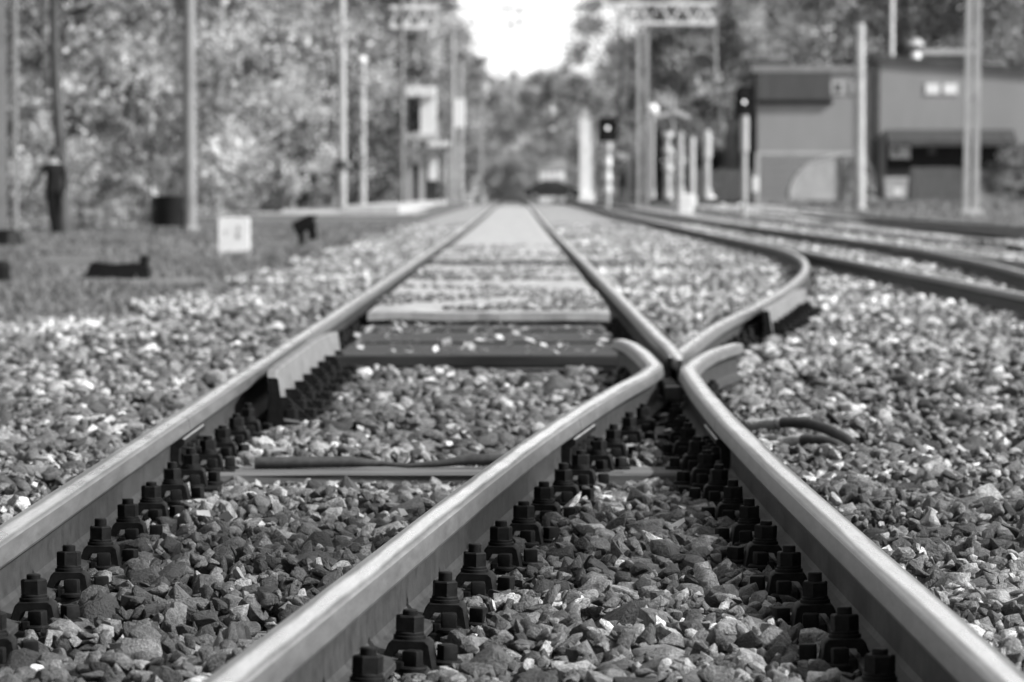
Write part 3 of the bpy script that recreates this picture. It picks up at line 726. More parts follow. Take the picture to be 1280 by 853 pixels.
for sx, n in ((-1, 'a'), (1, 'b')):
    out = .09 if sx < 0 else -.02
    jt('sh'+n, (sx*.19, 0, 1.40), (.065, .065), 'collar'); jt('el'+n, (sx*(.25+out), -.03, 1.14), (.048, .048), 'sh'+n); jt('wr'+n, (sx*(.27+out*1.8), .08, .92), (.033, .033), 'el'+n)
    jt('palm'+n, (sx*(.275+out*1.9), .105, .855), (.030, .040), 'wr'+n)
    for k in range(4):
        jt('f%d%s' % (k, n), (sx*(.268+out*1.9), .075+.020*k, .80-.006*(1 if k in (1, 2) else 0)), (.009, .009), 'palm'+n); jt('g%d%s' % (k, n), (sx*(.258+out*1.9), .078+.019*k, .765-.010*(1 if k in (1, 2) else 0)), (.008, .008), 'f%d%s' % (k, n))
    jt('th'+n, (sx*(.262+out*1.9), .15, .83), (.011, .011), 'palm'+n)
    fy = .06 if sx > 0 else -.06
    jt('hip'+n, (sx*.085, 0, .88), (.088, .09), 'pelvis'); jt('kn'+n, (sx*.07, fy+.02, .50), (.062, .065), 'hip'+n); jt('an'+n, (sx*.06, fy-.02 if sx > 0 else fy-.08, .09), (.042, .045), 'kn'+n)
    jt('toe'+n, (sx*.07, (fy if sx > 0 else fy-.06)+.13, .035), (.04, .03), 'an'+n)
rl = [(a*1.12, b*1.12) if a > .05 else (a, b) for a, b in rl]
p = thing('person', 'person in dark clothes walking on the grass, one arm held out', 'person', (x0, d, z0), R(20))
body = skin_body('body', jl, el, rl, [M['cloth_dark'], M['cloth_grey'], M['skin'], M['black']], p)
for f in body.data.polygons:
    c = f.center
    f.material_index = 3 if c.z < .075 else (2 if (c.z > 1.47 or (abs(c.x) > .24 and c.z < .90)) else (1 if c.z > .90 else 0))
hair = MB()
bm = bmesh.new(); bmesh.ops.create_uvsphere(bm, u_segments=20, v_segments=12, radius=1)
hair.v = [(v.co.x*.103, v.co.y*.130+.012, v.co.z*.135+1.69) for v in bm.verts if True]; bm.verts.index_update()
hair.f = [[v.index for v in f.verts] for f in bm.faces if f.calc_center_median().y < .55 and f.calc_center_median().z > -.55]; hair.m = [0]*len(hair.f); bm.free()
hair.build('hair', M['hair'], p, smooth=60)
for sx in (-1, 1):
    e = MB(); e.prism((sx*.030, .112, 1.655), .009, .006, 10, axis=(0, 1, 0)); e.build('eye', M['black'], p)
MB().box((0, .108, 1.585), (.045, .012, .010), ch=.003).build('mouth', M['cloth_grey'], p)

# white marker stone with faded figures
d = 54.0; x0 = PX(293, d)
t = thing('marker_stone', 'white kilometre marker stone with faded dark figures in the grass', 'marker', (x0, d, zg(x0, d)))
mb = MB(); w, h = .43, .52
mb.extrude_outline([(-w/2, -.12), (w/2, -.12), (w/2, h-.03), (w/2-.03, h), (-w/2+.03, h), (-w/2, h-.03)], 'y', -.11, .11); mb.build('stone', M['white'], t)
def glyph(ch):
    c = bpy.data.curves.new('fig', 'FONT'); c.body = ch; c.size = .17; c.extrude = .001; c.align_x = 'CENTER'
    o = bpy.data.objects.new('figure', c); COL.objects.link(o); bpy.context.view_layer.update()
    m = bpy.data.meshes.new_from_object(o.evaluated_get(bpy.context.evaluated_depsgraph_get())); bpy.data.objects.remove(o); return m
for ch, gx_, gz_ in (('1', -.115, .27), ('3', .06, .33), ('8', .06, .22)):
    m = glyph(ch); m.materials.clear(); m.materials.append(M['dkgrey'])
    for v in m.vertices: v.co = Vector((v.co.x*.75, -.1125 - v.co.z, v.co.y*.62))
    link('figure', m, t, (gx_, 0, gz_))

# tilted dark lever box
d = 62.0; x0 = PX(379, d)
t = thing('lever_box', 'small dark points lever box tilted on a short stake in the grass', 'lever box', (x0, d, zg(x0, d)))
MB().box((.02, 0, .33), (.36, .26, .22), ch=.02, rot=Matrix.Rotation(R(-24), 3, 'Y')).build('housing', M['black'], t)
MB().box((.155, 0, .44), (.16, .2, .045), ch=.01, rot=Matrix.Rotation(R(-30), 3, 'Y')).build('lid', M['black'], t)
MB().tube([(-.03, 0, -.1), (-.02, 0, .28)], .05, 8).build('stake', M['black'], t)
MB().box((.15, 0, .2), (.14, .2, .24), ch=.015, rot=Matrix.Rotation(R(-8), 3, 'Y')).build('counterweight', M['black'], t)
# low dark cable boxes
d = 39.5; x0 = PX(150, d)
t = thing('track_box', 'low dark track box with a raised end, half sunk in the grass', 'track box', (x0, d, zg(x0, d)))
MB().extrude_outline([(-.36, -.03), (.33, -.03), (.30, .13), (.16, .165), (-.05, .15), (-.27, .175), (-.31, .12)], 'y', -.15, .15).build('housing', M['black'], t); MB().box((.25, 0, .18), (.09, .2, .13), ch=.03, rot=Matrix.Rotation(R(12), 3, 'Y')).build('end_cap', M['black'], t)
MB().tube([(-.25, 0, .06), (-.34, .02, .03), (-.42, .02, -.03)], .025, 8).build('conduit', M['black'], t)
d = 33.0; x0 = PX(250, d)
tag(MB().box((x0, d, zg(x0, d)+.05), (.55, .2, .16), ch=.02, rz=.2).build('broken_sleeper', M['timber']), 'broken dark timber offcut lying at the ballast edge', 'timber offcut')
d = 36.0; x0 = PX(2, d)
tag(MB().box((x0, d, zg(x0, d)+.08), (.15, .2, .30), ch=.05, rz=.3).build('cable_post', M['black']), 'short black cable post at the picture edge below the mast', 'cable post')
# dark bin
d = 82.0; x0 = PX(211, d)
t = thing('litter_bin', 'dark litter bin on thin legs beside the pale concrete pole', 'litter bin', (x0, d, zg(x0, d)))
MB().prism((0, 0, .14), .30, .66, 14, r2=.34, ch=.03).build('drum', M['black'], t, smooth=40)
MB().prism((0, 0, .74), .355, .05, 14, ch=.01).build('rim', M['black'], t, smooth=40)
for sx in (-1, 1): MB().bar((sx*.30, 0, -.1), (sx*.32, 0, .5), .05).build('leg', M['black'], t)

# poles
def pole(name, label, px, d, topz, r0, r1, mat, arms=(), n=12, cat='pole', collar=None, x=None):
    x = PX(px, d) if x is None else x
    t = thing(name, label, cat, (x, d, zg(x, d)))
    MB().prism((0, 0, -.2), r0, topz + .2, n, r2=r1, ch=.02).build('shaft', M[mat], t, smooth=40)
    MB().prism((0, 0, -.2), r0*1.5, .32, 8, ch=.04).build('footing', M['pole'], t)
    for (a, b, w) in arms: MB().bar(a, b, w).build('arm', M['galv'], t)
    if collar: MB().prism((0, 0, collar), r0*1.35, .35, n, ch=.02).build('collar', M['dkgrey'], t, smooth=40)
    return t
pole('concrete_pole', 'pale concrete pole in the grass just beside the dark litter bin', 237, 86, 8.5, .16, .13, 'pole', [((0, 0, 7.9), (1.3, 0, 8.3), .07)])
pole('steel_pole', 'tall grey pole with a dark collar near its foot, beside the shorter white topped pole', 427.5, 150, 11, .19, .15, 'galv', [((0, 0, 9.2), (3.0, 0, 9.9), .09)], collar=1.6)
t = pole('lamp_pole', 'shorter pale pole with a white cap, next to the tall grey collared pole', 452.5, 185, 6.9, .21, .18, 'concrete')
MB().prism((0, 0, 6.9), .24, .28, 12, ch=.09).build('cap', M['white'], t, smooth=50)
MB().prism((0, 0, 7.15), .03, .8, 6).build('spike', M['dkgrey'], t)
for i_, (px, d_, h_, lab) in enumerate(((503, 170, 9.3, 'pale overhead line mast carrying the truss beam beside the white shelter'), (519, 240, 9.5, 'thin mast right behind the white shelter wall'),
                       (566, 225, 9.8, 'pale mast on the track side of the white shelter'), (576, 262, 9.6, 'thinner mast close to the road beyond the white shelter'), (601, 278, 7.5, 'thin grey mast standing near the level crossing barrier'))):
    pole('line_mast', lab, px, d_, h_, .17 if i_ not in (0, 4) else .10, .13 if i_ not in (0, 4) else .08, 'galv' if i_ else 'pole', [((0, 0, h_-1.6), (2.6, 0, h_-1.1), .07), ((0, 0, h_-.3), (2.6, 0, h_-1.05), .05)])
t = pole('concrete_pole', 'thick concrete pole standing in front of the building corner', 1073.5, 150, 7.3, .23, .20, 'concrete')
# double-leg mast
d = 128.0; x0 = PX(1212, d)
t = thing('double_mast', 'tall mast of two close pale legs in front of the building awning', 'mast', (x0, d, zg(x0, d)))
MB().bar((-.13, 0, -.2), (-.02, 0, 9.5), .23, .2).build('leg', M['galv'], t); MB().bar((.19, 0, -.2), (.26, 0, 9.5), .21, .2).build('leg', M['galv'], t)
for k in range(6): MB().bar((-.1, 0, .8+1.4*k), (.2, 0, 1.3+1.4*k), .05).build('brace', M['dkgrey'], t)
MB().box((.03, 0, .0), (.75, .6, .35), ch=.04).build('footing', M['concrete'], t)
# overhead line truss with paired mast
def truss(label, xa, xb, z0, z1, d, xm, mast=True):
    t = thing('line_gantry', label, 'gantry', (xm, d, zg(xm, d))); g = zg(xm, d)
    mb = MB(); n = max(3, int((xb-xa)/.95))
    for yy in (-.25, .25):
        for z in (z0, z1): mb.bar((xa-xm, yy, z-g), (xb-xm, yy, z-g), .16)
        for k in range(n):
            a, b = lerp(xa, xb, k/n)-xm, lerp(xa, xb, (k+1)/n)-xm; m = (a+b)/2
            mb.bar((a, yy, z0-g), (m, yy, z1-g), .09); mb.bar((m, yy, z1-g), (b, yy, z0-g), .09)
    mb.build('lattice_beam', M['white'], t)
    if mast:
        for dx in (-.20, .22): MB().box((dx, 0, (z1-g)/2-.1), (.20, .24, z1-g+.2), ch=.01).build('leg', M['galv'], t)
        for k in range(8): MB().bar((-.15, 0, .7+1.1*k), (.17, 0, 1.2+1.1*k), .05).build('brace', M['galv'], t)
    return t
truss('lattice overhead line beam on a paired mast at the edge of the sky gap', PX(757, 200), PX(893, 200), PZ(30, 200), PZ(6, 200), 200, PX(803, 200))
truss('lattice overhead line beam half hidden in the trees beside the platform', PX(488, 170), PX(548, 170), PZ(34, 170), PZ(10, 170), 170.3, PX(503, 170), False)
# wires
wm = M['dkgrey']
def wire(name, pts, r, label, grp=None):
    o = MB().tube(pts, r, 5).build(name, wm); return tag(o, label, 'wire', grp)
for xx_, nm in ((-.16, 'straight'), (3.8, 'parallel')):
    wire('contact_wire', [(xx_ + .2*(-1)**k, 40 + 50*k, 5.35 + float(rise(40+50*k))) for k in range(7)], .012, 'overhead contact wire strung above the %s track' % nm)
    P_ = []
    for k in range(6):
        for q in range(8): u = q/8; y = 40 + 50*(k+u); P_.append((xx_, y, 6.75 - 1.1*4*u*(1-u) + float(rise(y))))
    wire('messenger_wire', P_, .012, 'sagging carrier wire above the contact wire of the %s track' % nm)
wire('cross_wire', [(PX(488, 205), 205, PZ(9, 205)), (PX(650, 205), 205, PZ(12, 205)), (PX(760, 205), 205, PZ(8, 205))], .055, 'cross wire strung over the tracks between the two lattice beams')
t = thing('insulator_hanger', 'insulator hanging from the cross wire in the middle of the sky gap', 'insulator', (PX(649, 205), 205, PZ(30, 205)))
MB().tube([(0, 0, -.05), (0, 0, .8)], .05, 8).build('rod', M['dkgrey'], t); MB().box((-.15, 0, -.03), (1.0, .1, .10), ch=.02).build('crossbar', M['dkgrey'], t)
for k in range(4): MB().prism((0, 0, .2+.12*k), .12, .05, 10, ch=.02).build('disc', M['galv'], t)

# signals
def signal(px, d, lampy, headh, label, whitefrom, whiteto, lit):
    x = PX(px, d); g = zg(x, d); zl = PZ(lampy, d) - g; k = d/120
    t = thing('signal', label, 'signal', (x, d, g))
    MB().prism((0, 0, -.2), .085*k, PZ(whiteto, d)-g+.2, 10).build('lower_mast', M['concrete'], t, smooth=40)
    MB().prism((0, 0, PZ(whiteto, d)-g), .13*k, (whiteto-whitefrom)/FPX*d, 12).build('mast_band', M['flashing'], t, smooth=40)
    mb = MB(); w, h, ht = .30*k, headh, zl
    mb.extrude_outline([(-w, ht-h*.6), (w, ht-h*.6), (w, ht+h*.35), (w*.6, ht+h*.5), (-w*.6, ht+h*.5), (-w, ht+h*.35)], 'y', .05, .22)
    hd = mb.build('signal_head', M['black'], t)
    for i, dz in enumerate((0, -.34*h, .27*h)):
        MB().prism((0, .055, ht+dz), .048*k, .05, 18, axis=(0, -1, 0)).build('lamp', M['lamp'] if i == 0 and lit else M['glass'], hd, smooth=40)
        MB().tube([(-.12*k, -.06, ht+dz+.02), (-.09*k, -.14, ht+dz+.10*k), (0, -.18, ht+dz+.14*k), (.09*k, -.14, ht+dz+.10*k), (.12*k, -.06, ht+dz+.02)], .02, 5).build('hood', M['black'], hd)
    return t
signal(930, 118, 128, .95, 'black headed signal with a lit lamp on a white banded mast beside the building', 145, 190, True)
t = signal(759.5, 170, 160.5, 1.0, 'black headed signal with a lit lamp and striped mast near the level crossing', 178, 188, True)
for z0_, z1_ in ((196, 208), (215, 226), (232, 240)): MB().prism((0, 0, PZ(z1_, 170)-zg(PX(759.5, 170), 170)), .17, (z1_-z0_)/FPX*170, 12).build('mast_band', M['white'], t, smooth=40)

# white posts and block right of the tracks
d = 132.0
t = thing('marker_stone', 'white square stone block at the foot of the tall white post', 'marker', (PX(857, d), d, PZ(268, d)-.03))
MB().box((0, 0, .36), (.50, .42, .74), ch=.04).build('stone', M['white'], t); MB().box((0, 0, .02), (.62, .52, .10), ch=.02).build('plinth', M['concrete'], t)
d = 139.0
def post(px, top, bot, d, w, label, mat='flashing'):
    x = PX(px, d); g = PZ(bot, d)
    t = thing('post', label, 'post', (x, d, g)); MB().prism((0, 0, -.1), w, PZ(top, d)-g+.1, 10, ch=.03).build('shaft', M[mat], t, smooth=40)
    MB().prism((0, 0, -.1), w*1.5, .4, 10, ch=.03).build('base', M['concrete'], t, smooth=40); return t
post(864.5, 172, 255, 138, .125, 'tall white post rising behind the white square block')
post(850, 165, 243, 170, .13, 'grey white post standing next to the tall white one', 'concrete')
t = post(834, 165, 246, 175, .14, 'stubby post with two round fittings beneath the crossing sign', 'concrete')
for z in (1.2, 2.0, 2.7): MB().prism((0, -.02, z), .24, .22, 12, ch=.06).build('fitting', M['flashing'], t, smooth=50)
t = post(815, 143, 246, 180, .10, 'lamp post with a white globe beside the crossing sign', 'galv')
g_ = MB(); bm = bmesh.new(); bmesh.ops.create_uvsphere(bm, u_segments=16, v_segments=10, radius=.30); bm.verts.index_update()
g_.v = [(v.co.x, v.co.y, v.co.z+PZ(138, 180)-PZ(246, 180)) for v in bm.verts]; g_.f = [[v.index for v in f.verts] for f in bm.faces]; g_.m = [0]*len(g_.f); bm.free(); g_.build('globe', M['white'], t, smooth=60)
x_ = PX(841, 182); g0 = zg(x_, 182)
t = thing('crossing_sign', 'shallow pale cross sign on a thin pole above the posts', 'crossing sign', (x_, 182, g0)); zc = PZ(143, 182)-g0
MB().prism((0, .06, -.1), .07, zc+1.0, 8).build('pole', M['galv'], t, smooth=40)
MB().bar((-.85, -.02, zc-.14), (.05, -.02, zc+.10), .07, .24).build('arm', M['flashing'], t); MB().bar((-.05, -.07, zc+.22), (.80, -.07, zc-.18), .07, .24).build('arm', M['flashing'], t)
MB().prism((-.02, -.03, zc-1.3), .28, .12, 16, axis=(0, -1, 0)).build('light_unit', M['dkgrey'], t)
t = post(787, 196, 246, 205, .16, 'short pale post with a flared top near the striped signal', 'concrete'); MB().box((-.35, 0, 2.1), (.75, .2, .32), ch=.05, rot=Matrix.Rotation(R(18), 3, 'Y')).build('fitting', M['flashing'], t)
t = post(883, 163, 246, 150, .14, 'thin grey post with a pale upper sleeve next to the fence', 'galv'); MB().prism((0, 0, PZ(198, 150)-PZ(246, 150)), .19, 1.0, 10, ch=.03).build('sleeve', M['flashing'], t, smooth=40)
# small bits on the verge
for px, py, d, s, lab in ((890, 247, 150, .17, 'small white stump on the verge by the thin grey post'), (903, 256, 140, .16, 'round white stone on the gravel verge near the fence'), (925, 257, 138, .12, 'small pale stone on the verge below the lit signal')):
    x = PX(px, d); z = PZ(py, d); V, F = rock_template(random.Random(int(px)), 2); o = link('white_stone', raw_mesh('white_stone', V*s*1.15 + np.array([0, 0, 0]), F, M['white']), None, (x, d, z)); tag(o, lab, 'stone')

# pale stepped pillar and hut by the level crossing
d = 303.0; x0 = PX(733, d); g0 = zg(x0, d)
t = thing('sign_pillar', 'tall white stepped pillar beside the level crossing, left of the striped signal', 'pillar', (x0, d, g0))
hh = PZ(135, d)-g0
MB().box((0, 0, .4), (1.25, .8, 1.0), ch=.05).build('base', M['paint'], t); MB().box((-.12, 0, hh*.42+.5), (.85, .5, hh*.84-1.0+.5), ch=.04).build('shaft', M['paint'], t)
MB().box((.42, .05, hh*.36), (.3, .4, hh*.55), ch=.03).build('side_fin', M['flashing'], t); MB().box((-.25, 0, hh*.92), (.45, .4, hh*.16), ch=.03).build('cap', M['white'], t)
d = 318.0; x0 = PX(690, d); g0 = zg(x0, d)
t = thing('hut', 'small white hut beyond the dark car on the road', 'hut', (x0, d, g0))
MB().box((0, 0, 1.4), (2.1, 2.2, 3.0)).build('wall', M['paint'], t); MB().extrude_outline([(-1.15, 2.9), (1.15, 2.9), (1.15, 3.55), (.75, 3.75)], 'y', -1.2, 1.2).build('roof', M['flashing'], t)
for k in range(3): MB().box((-.75+.5*k, -1.115, 1.4), (.06, .03, 2.9)).build('rib', M['concrete'], t)
MB().box((.62, -1.115, 1.1), (.6, .04, 2.0)).build('door', M['concrete'], t)

# dark car on the crossing
d = 291.0; x0 = PX(690, d)
car = thing('parked_car', 'dark car crossing the tracks on the road in front of the white hut', 'car', (x0, d, .165))
L2 = 2.15
side = [(-L2, .32), (-L2+.02, .62), (-L2+.12, .86), (-1.55, .96), (-.95, 1.40), (-.55, 1.49), (.35, 1.47), (.80, 1.34), (1.25, .98), (1.9, .86), (L2, .68), (L2, .36), (1.75, .26), (-1.75, .26)]
def car_section(o, y): return [(px, y, pz) for px, pz in o]
mb = MB(); n = len(side)
for y, k in ((-.83, .0), (-.78, 1), (.78, 1), (.83, 0)):
    for (px, pz) in side:
        tum = max(0, pz-.92)*.42; yy_ = (abs(y)-tum)*(1 if y > 0 else -1); mb.v.append((px*(.985 if k == 0 else 1), yy_, pz - (.02 if k == 0 and pz > .5 else 0)))
for s in range(3):
    for i in range(n): mb.f.append((s*n+i, s*n+(i+1) % n, (s+1)*n+(i+1) % n, (s+1)*n+i)); mb.m.append(0)
mb.f += [tuple(range(n)), tuple(range(3*n, 4*n))]; mb.m += [0, 0]
mb.build('body', M['car_paint'], car, smooth=35)
for s in (-1, 1):
    for o_ in ([(-1.20, .99), (-.83, 1.36), (-.52, 1.42), (-.30, 1.42), (-.30, .99)], [(-.22, .99), (-.22, 1.42), (.33, 1.40), (.70, 1.29), (1.05, .99)]):
        g = MB(); g.v = [(px, s*(.84-(pz-.92)*.42), pz) for px, pz in o_] + [(px, s*(.80-(pz-.92)*.42), pz) for px, pz in o_]; q = len(o_)
        g.f = [tuple(range(q)), tuple(reversed(range(q, 2*q)))] + [(i, q+i, q+(i+1) % q, (i+1) % q) for i in range(q)]; g.m = [0]*len(g.f); g.build('side_window', M['glass'], car)
    for wx in (-1.32, 1.32):
        w = MB().prism((wx, s*.66, .31), .31, .19, 24, axis=(0, s, 0), ch=.03).build('wheel', M['black'], car, smooth=40)
        MB().prism((wx, s*.845, .31), .20, .012, 16, axis=(0, s, 0)).build('rim', M['rim'], w)
    MB().box((L2-.06, s*.58, .70), (.18, .34, .13), ch=.03).build('headlight', M['white'], car); MB().box((-L2+.05, s*.62, .78), (.10, .26, .16), ch=.03).build('tail_light', M['dkgrey'], car)
    MB().box((-.30, s*.90, 1.0), (.12, .16, .12), ch=.03).build('mirror', M['car_paint'], car)
    MB().bar((-.8, s*.55, 1.53), (.5, s*.55, 1.52), .045).build('roof_rail', M['flashing'], car)
g = MB(); g.v = [(1.24, -.62, 1.0), (1.24, .62, 1.0), (.82, .50, 1.345), (.82, -.50, 1.345), (1.27, -.62, .99), (1.27, .62, .99), (.85, .50, 1.36), (.85, -.50, 1.36)]; g.f = [(0,1,2,3),(4,7,6,5),(0,4,5,1),(1,5,6,2),(2,6,7,3),(3,7,4,0)]; g.m = [0]*6; g.build('windscreen', M['glass'], car)
# grey car behind posts
# white shelter on the platform
d = 235.0; xa = PX(508, d); g0 = zg(xa, d); s_ = d/FPX
t = thing('platform_shelter', 'white station shelter with an upper box, flat canopy and thin posts', 'shelter', (xa, d, g0))
def sx(px): return (px-508)*s_
def sz(py): return PZ(py, d)-g0
MB().box(((sx(508)+sx(545))/2, 0, (sz(109)+sz(122))/2), (sx(545)-sx(508), 2.6, sz(109)-sz(122)), ch=.03).build('fascia', M['white'], t)
MB().box(((sx(526)+sx(545))/2, .1, (sz(122)+sz(170))/2), (sx(545)-sx(526), 2.2, sz(122)-sz(170))).build('upper_wall', M['white'], t)
MB().box(((sx(510)+sx(526))/2, .25, (sz(122)+sz(165))/2), (sx(526)-sx(510), 1.6, sz(122)-sz(165))).build('window', M['glass'], t)
MB().box(((sx(510)+sx(546))/2, 0, (sz(168)+sz(176))/2), (sx(548)-sx(509), 2.5, sz(168)-sz(176)), ch=.02).build('floor_band', M['flashing'], t)
for a, b in ((509.5, 516), (524, 531)): MB().box(((sx(a)+sx(b))/2, -.9, sz(176)/2-.1), (sx(b)-sx(a), .3, sz(176)+.2), ch=.02).build('post', M['flashing'], t)
MB().box(((sx(536)+sx(547))/2, -.3, (sz(196)+sz(226))/2), (sx(547)-sx(536), 1.2, sz(196)-sz(226)), ch=.02).build('panel', M['white'], t)
MB().box(((sx(536)+sx(566))/2, -.4, sz(181)), (sx(566)-sx(536), 2.4, .30), ch=.04).build('canopy', M['white'], t)
for px in (559, 575): MB().box((sx(px), -.4, sz(181)/2-.1), (.20, .2, sz(181)+.1), ch=.02).build('post', M['flashing'], t)
MB().box((sx(574), -.2, (sz(125)+sz(160))/2), (.72, .4, sz(125)-sz(160)), ch=.08).build('sign_box', M['white'], t)
MB().box((sx(530), .9, sz(205)/2), (1.6, .2, sz(205))).build('rear_wall', M['dkgrey'], t)
for px, py, py2, w, lab in ((585, 240, 254, 13, 'small white cabinet at the end of the platform by the outer rail'), (604, 241, 253, 10, 'grey cabinet next to the small white one by the crossing')):
    d = 225.0; x = PX(px, d); t = thing('track_cabinet', lab, 'cabinet', (x, d, PZ(py2, d)-.05)); hh = (py2-py)/FPX*d; ww = w/FPX*d
    mt = M['white'] if px < 600 else M['concrete']
    MB().box((0, 0, hh/2), (ww, .4, hh+.1), ch=.03).build('housing', mt, t); MB().box((0, 0, hh+.03), (ww+.08, .48, .06), ch=.01).build('lid', M['flashing'], t); MB().box((0, -.205, hh*.5), (ww*.8, .02, hh*.7)).build('door', M['flashing'], t)
# platform edge
tag(MB().box((-4.9, 205, .05), (1.9, 150, .34), ch=.02).build('platform', M['concrete']), 'low pale platform edge running along the outer rail to the shelter', 'platform')

# ------------------------------------------------------------------ building
D = 200.0; kx = D/FPX; g0 = .05
b = thing('depot_building', 'large grey metal clad depot building with a low lean-to awning', 'building', (PX(1095, D), D, g0))
def bx(px): return (px-1095)*kx
def bz(py): return PZ(py, D)-g0
def block(name, px0, px1, py0, py1, ya, yb, mat, parent=b, ch=0): return MB().box(((bx(px0)+bx(px1))/2, (ya+yb)/2, (bz(py0)+bz(py1))/2), (abs(bx(px1)-bx(px0)), yb-ya, abs(bz(py0)-bz(py1))), ch=ch).build(name, M[mat], parent)
block('wall', 945, 1092, 92, 256, -.95, 14, 'render_wall')
block('roof_edge', 938, 1094, 83, 91.8, -1.06, 14.3, 'pole')
mb = MB(); mb.extrude_outline([(bx(1096), bz(256)), (bx(1330), bz(256)), (bx(1330), bz(99)), (bx(1096), bz(78))], 'y', -1.2, 16); mb.build('gable_wall', M['render_wall'], b)
mb = MB(); mb.extrude_outline([(bx(1091), bz(70)), (bx(1335), bz(92)), (bx(1335), bz(99.5)), (bx(1091), bz(78.5))], 'y', -1.36, 16.4); mb.build('roof', M['roofdark'], b)
block('corner_strip', 1086, 1096, 84, 256, -1.25, -.97, 'dkgrey')
block('downpipe', 1080.5, 1083, 92, 250, -1.09, -.96, 'concrete')
mb = MB(); mb.extrude_outline([(bx(945), bz(90)), (bx(945), bz(256)), (bx(920), bz(256)), (bx(920), bz(165))], 'y', .6, 12); mb.build('side_wing', M['roofdark'], b)
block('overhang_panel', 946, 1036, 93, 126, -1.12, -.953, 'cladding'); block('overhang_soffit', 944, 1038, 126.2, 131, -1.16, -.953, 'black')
for px in (1036, 1060):
    f = block('window', px, px+17, 103, 119, -1.02, -.951, 'flashing'); block('pane', px+4.5, px+12.5, 106, 116, -1.035, -1.0205, 'glass', f)
for px in (1152, 1174):
    f = block('window', px, px+19, 105, 120, -1.25, -1.201, 'concrete'); block('pane', px+1.5, px+17.5, 106.5, 118.5, -1.262, -1.2505, 'blind', f)
block('doorframe', 1110, 1116, 186, 245, -1.28, -1.201, 'dkgrey')
mb = MB(); mb.extrude_outline([(-1.205, bz(163)), (-3.0, bz(178)), (-3.0, bz(184)), (-1.205, bz(181))], 'x', bx(1103), bx(1262)); aw = mb.build('awning', M['dkgrey'], b)
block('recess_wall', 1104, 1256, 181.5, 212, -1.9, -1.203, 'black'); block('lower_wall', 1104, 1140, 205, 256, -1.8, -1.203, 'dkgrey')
f = block('wall_box', 1107, 1132, 182, 199, -2.15, -1.902, 'flashing'); block('screen', 1112, 1118, 186, 193, -2.17, -2.152, 'dkgrey', f)
block('vent', 1155, 1164, 184, 194, -2.0, -1.902, 'dkgrey')
block('roof_box', 938, 992, 74, 82.8, 2, 7, 'roofdark')
# roof fittings
t = thing('roof_lamp', 'pale lamp on a bracket standing on the building roof', 'roof lamp', (PX(1153, D), D+4, PZ(78, D)))
MB().prism((0, 0, -.2), .06, 1.2, 8).build('stem', M['galv'], t); MB().prism((0, 0, .1), .26, .55, 12, ch=.08).build('housing', M['white'], t, smooth=50); MB().prism((0, 0, 1.0), .5, .35, 14, r2=.3, ch=.06).build('hood', M['flashing'], t, smooth=50)
t = thing('roof_duct', 'pale square duct standing behind the roof of the building', 'duct', (PX(1208, D), D+9, PZ(92, D)))
MB().box((0, 0, .8), (3.4, 1.5, 1.5), ch=.05).build('casing', M['concrete'], t); MB().box((0, -.77, .9), (2.8, .03, .7)).build('grille', M['dkgrey'], t)
pole('flagpole', 'white pole rising behind the building roof', 1114, 222, 13.5, .13, .11, 'white')
# forecourt
d = 188.0
t = thing('frame_gate', 'pale tubular frame gate with dark mesh in front of the building', 'gate', (PX(945, d), d, PZ(250, d)))
w_ = (1080-945)/FPX*d; hh = (250-192)/FPX*d
MB().bar((0, 0, hh), (w_, 0, hh), .16).build('top_rail', M['flashing'], t)
for xx_ in (0.05, w_): MB().box((xx_, 0, hh/2-.1), (.16, .16, hh+.1)).build('post', M['flashing'], t)
mb = MB()
for k in range(27): mb.bar((w_*k/27+.1, 0, .15), (w_*k/27+.1, 0, hh-.1), .035)
for k in range(6): mb.bar((.1, .05, .25+k*.38), (w_, .05, .25+k*.38), .03)
mb.build('mesh_panel', M['dkgrey'], t)
MB().box((-.05, -.12, .75), (.30, .12, .75), ch=.04).build('notice', M['white'], t)
d = 176.0; w_ = (1048-985)/FPX*d; hh = (249-194)/FPX*d
t = thing('tarpaulin_cover', 'pale quarter round tarpaulin cover over a frame in front of the gate', 'cover', (PX(985, d), d, PZ(250, d)))
out = [(0, 0)] + [(w_*(1-math.cos(a))**1.0, hh*math.sin(a)**.9) for a in np.linspace(.12, math.pi/2, 14)] + [(w_+.02, 0)]
mb = MB(); mb.extrude_outline(out, 'y', -.9, 1.1); mb.build('canvas', M['tarp'], t)
mb = MB(); mb.tube([(p[0], -.92, p[1]) for p in out[1:-1]], .045, 6); mb.build('hoop', M['flashing'], t); MB().bar((w_, -.92, 0), (w_, -.92, hh), .09).build('strut', M['dkgrey'], t)
d = 186.0
t = thing('wheeled_bin', 'grey wheeled rubbish bin with a pale lid beside the board fence', 'bin', (PX(1119, d), d, PZ(251, d)))
mb = MB(); mb.extrude_outline([(-.48, .12), (.48, .12), (.56, 1.0), (-.56, 1.0)], 'y', -.45, .45); mb.build('tub', M['galv'], t); MB().extrude_outline([(-.60, 1.0), (.60, 1.0), (.56, 1.14), (-.56, 1.14)], 'y', -.5, .5).build('lid', M['flashing'], t)
for s in (-1, 1): MB().prism((s*.38, -.35, .10), .10, .06, 12, axis=(1, 0, 0)).build('wheel', M['black'], t)
MB().box((.05, -.462, .45), (.30, .02, .28)).build('sticker', M['white'], t)
d = 187.0
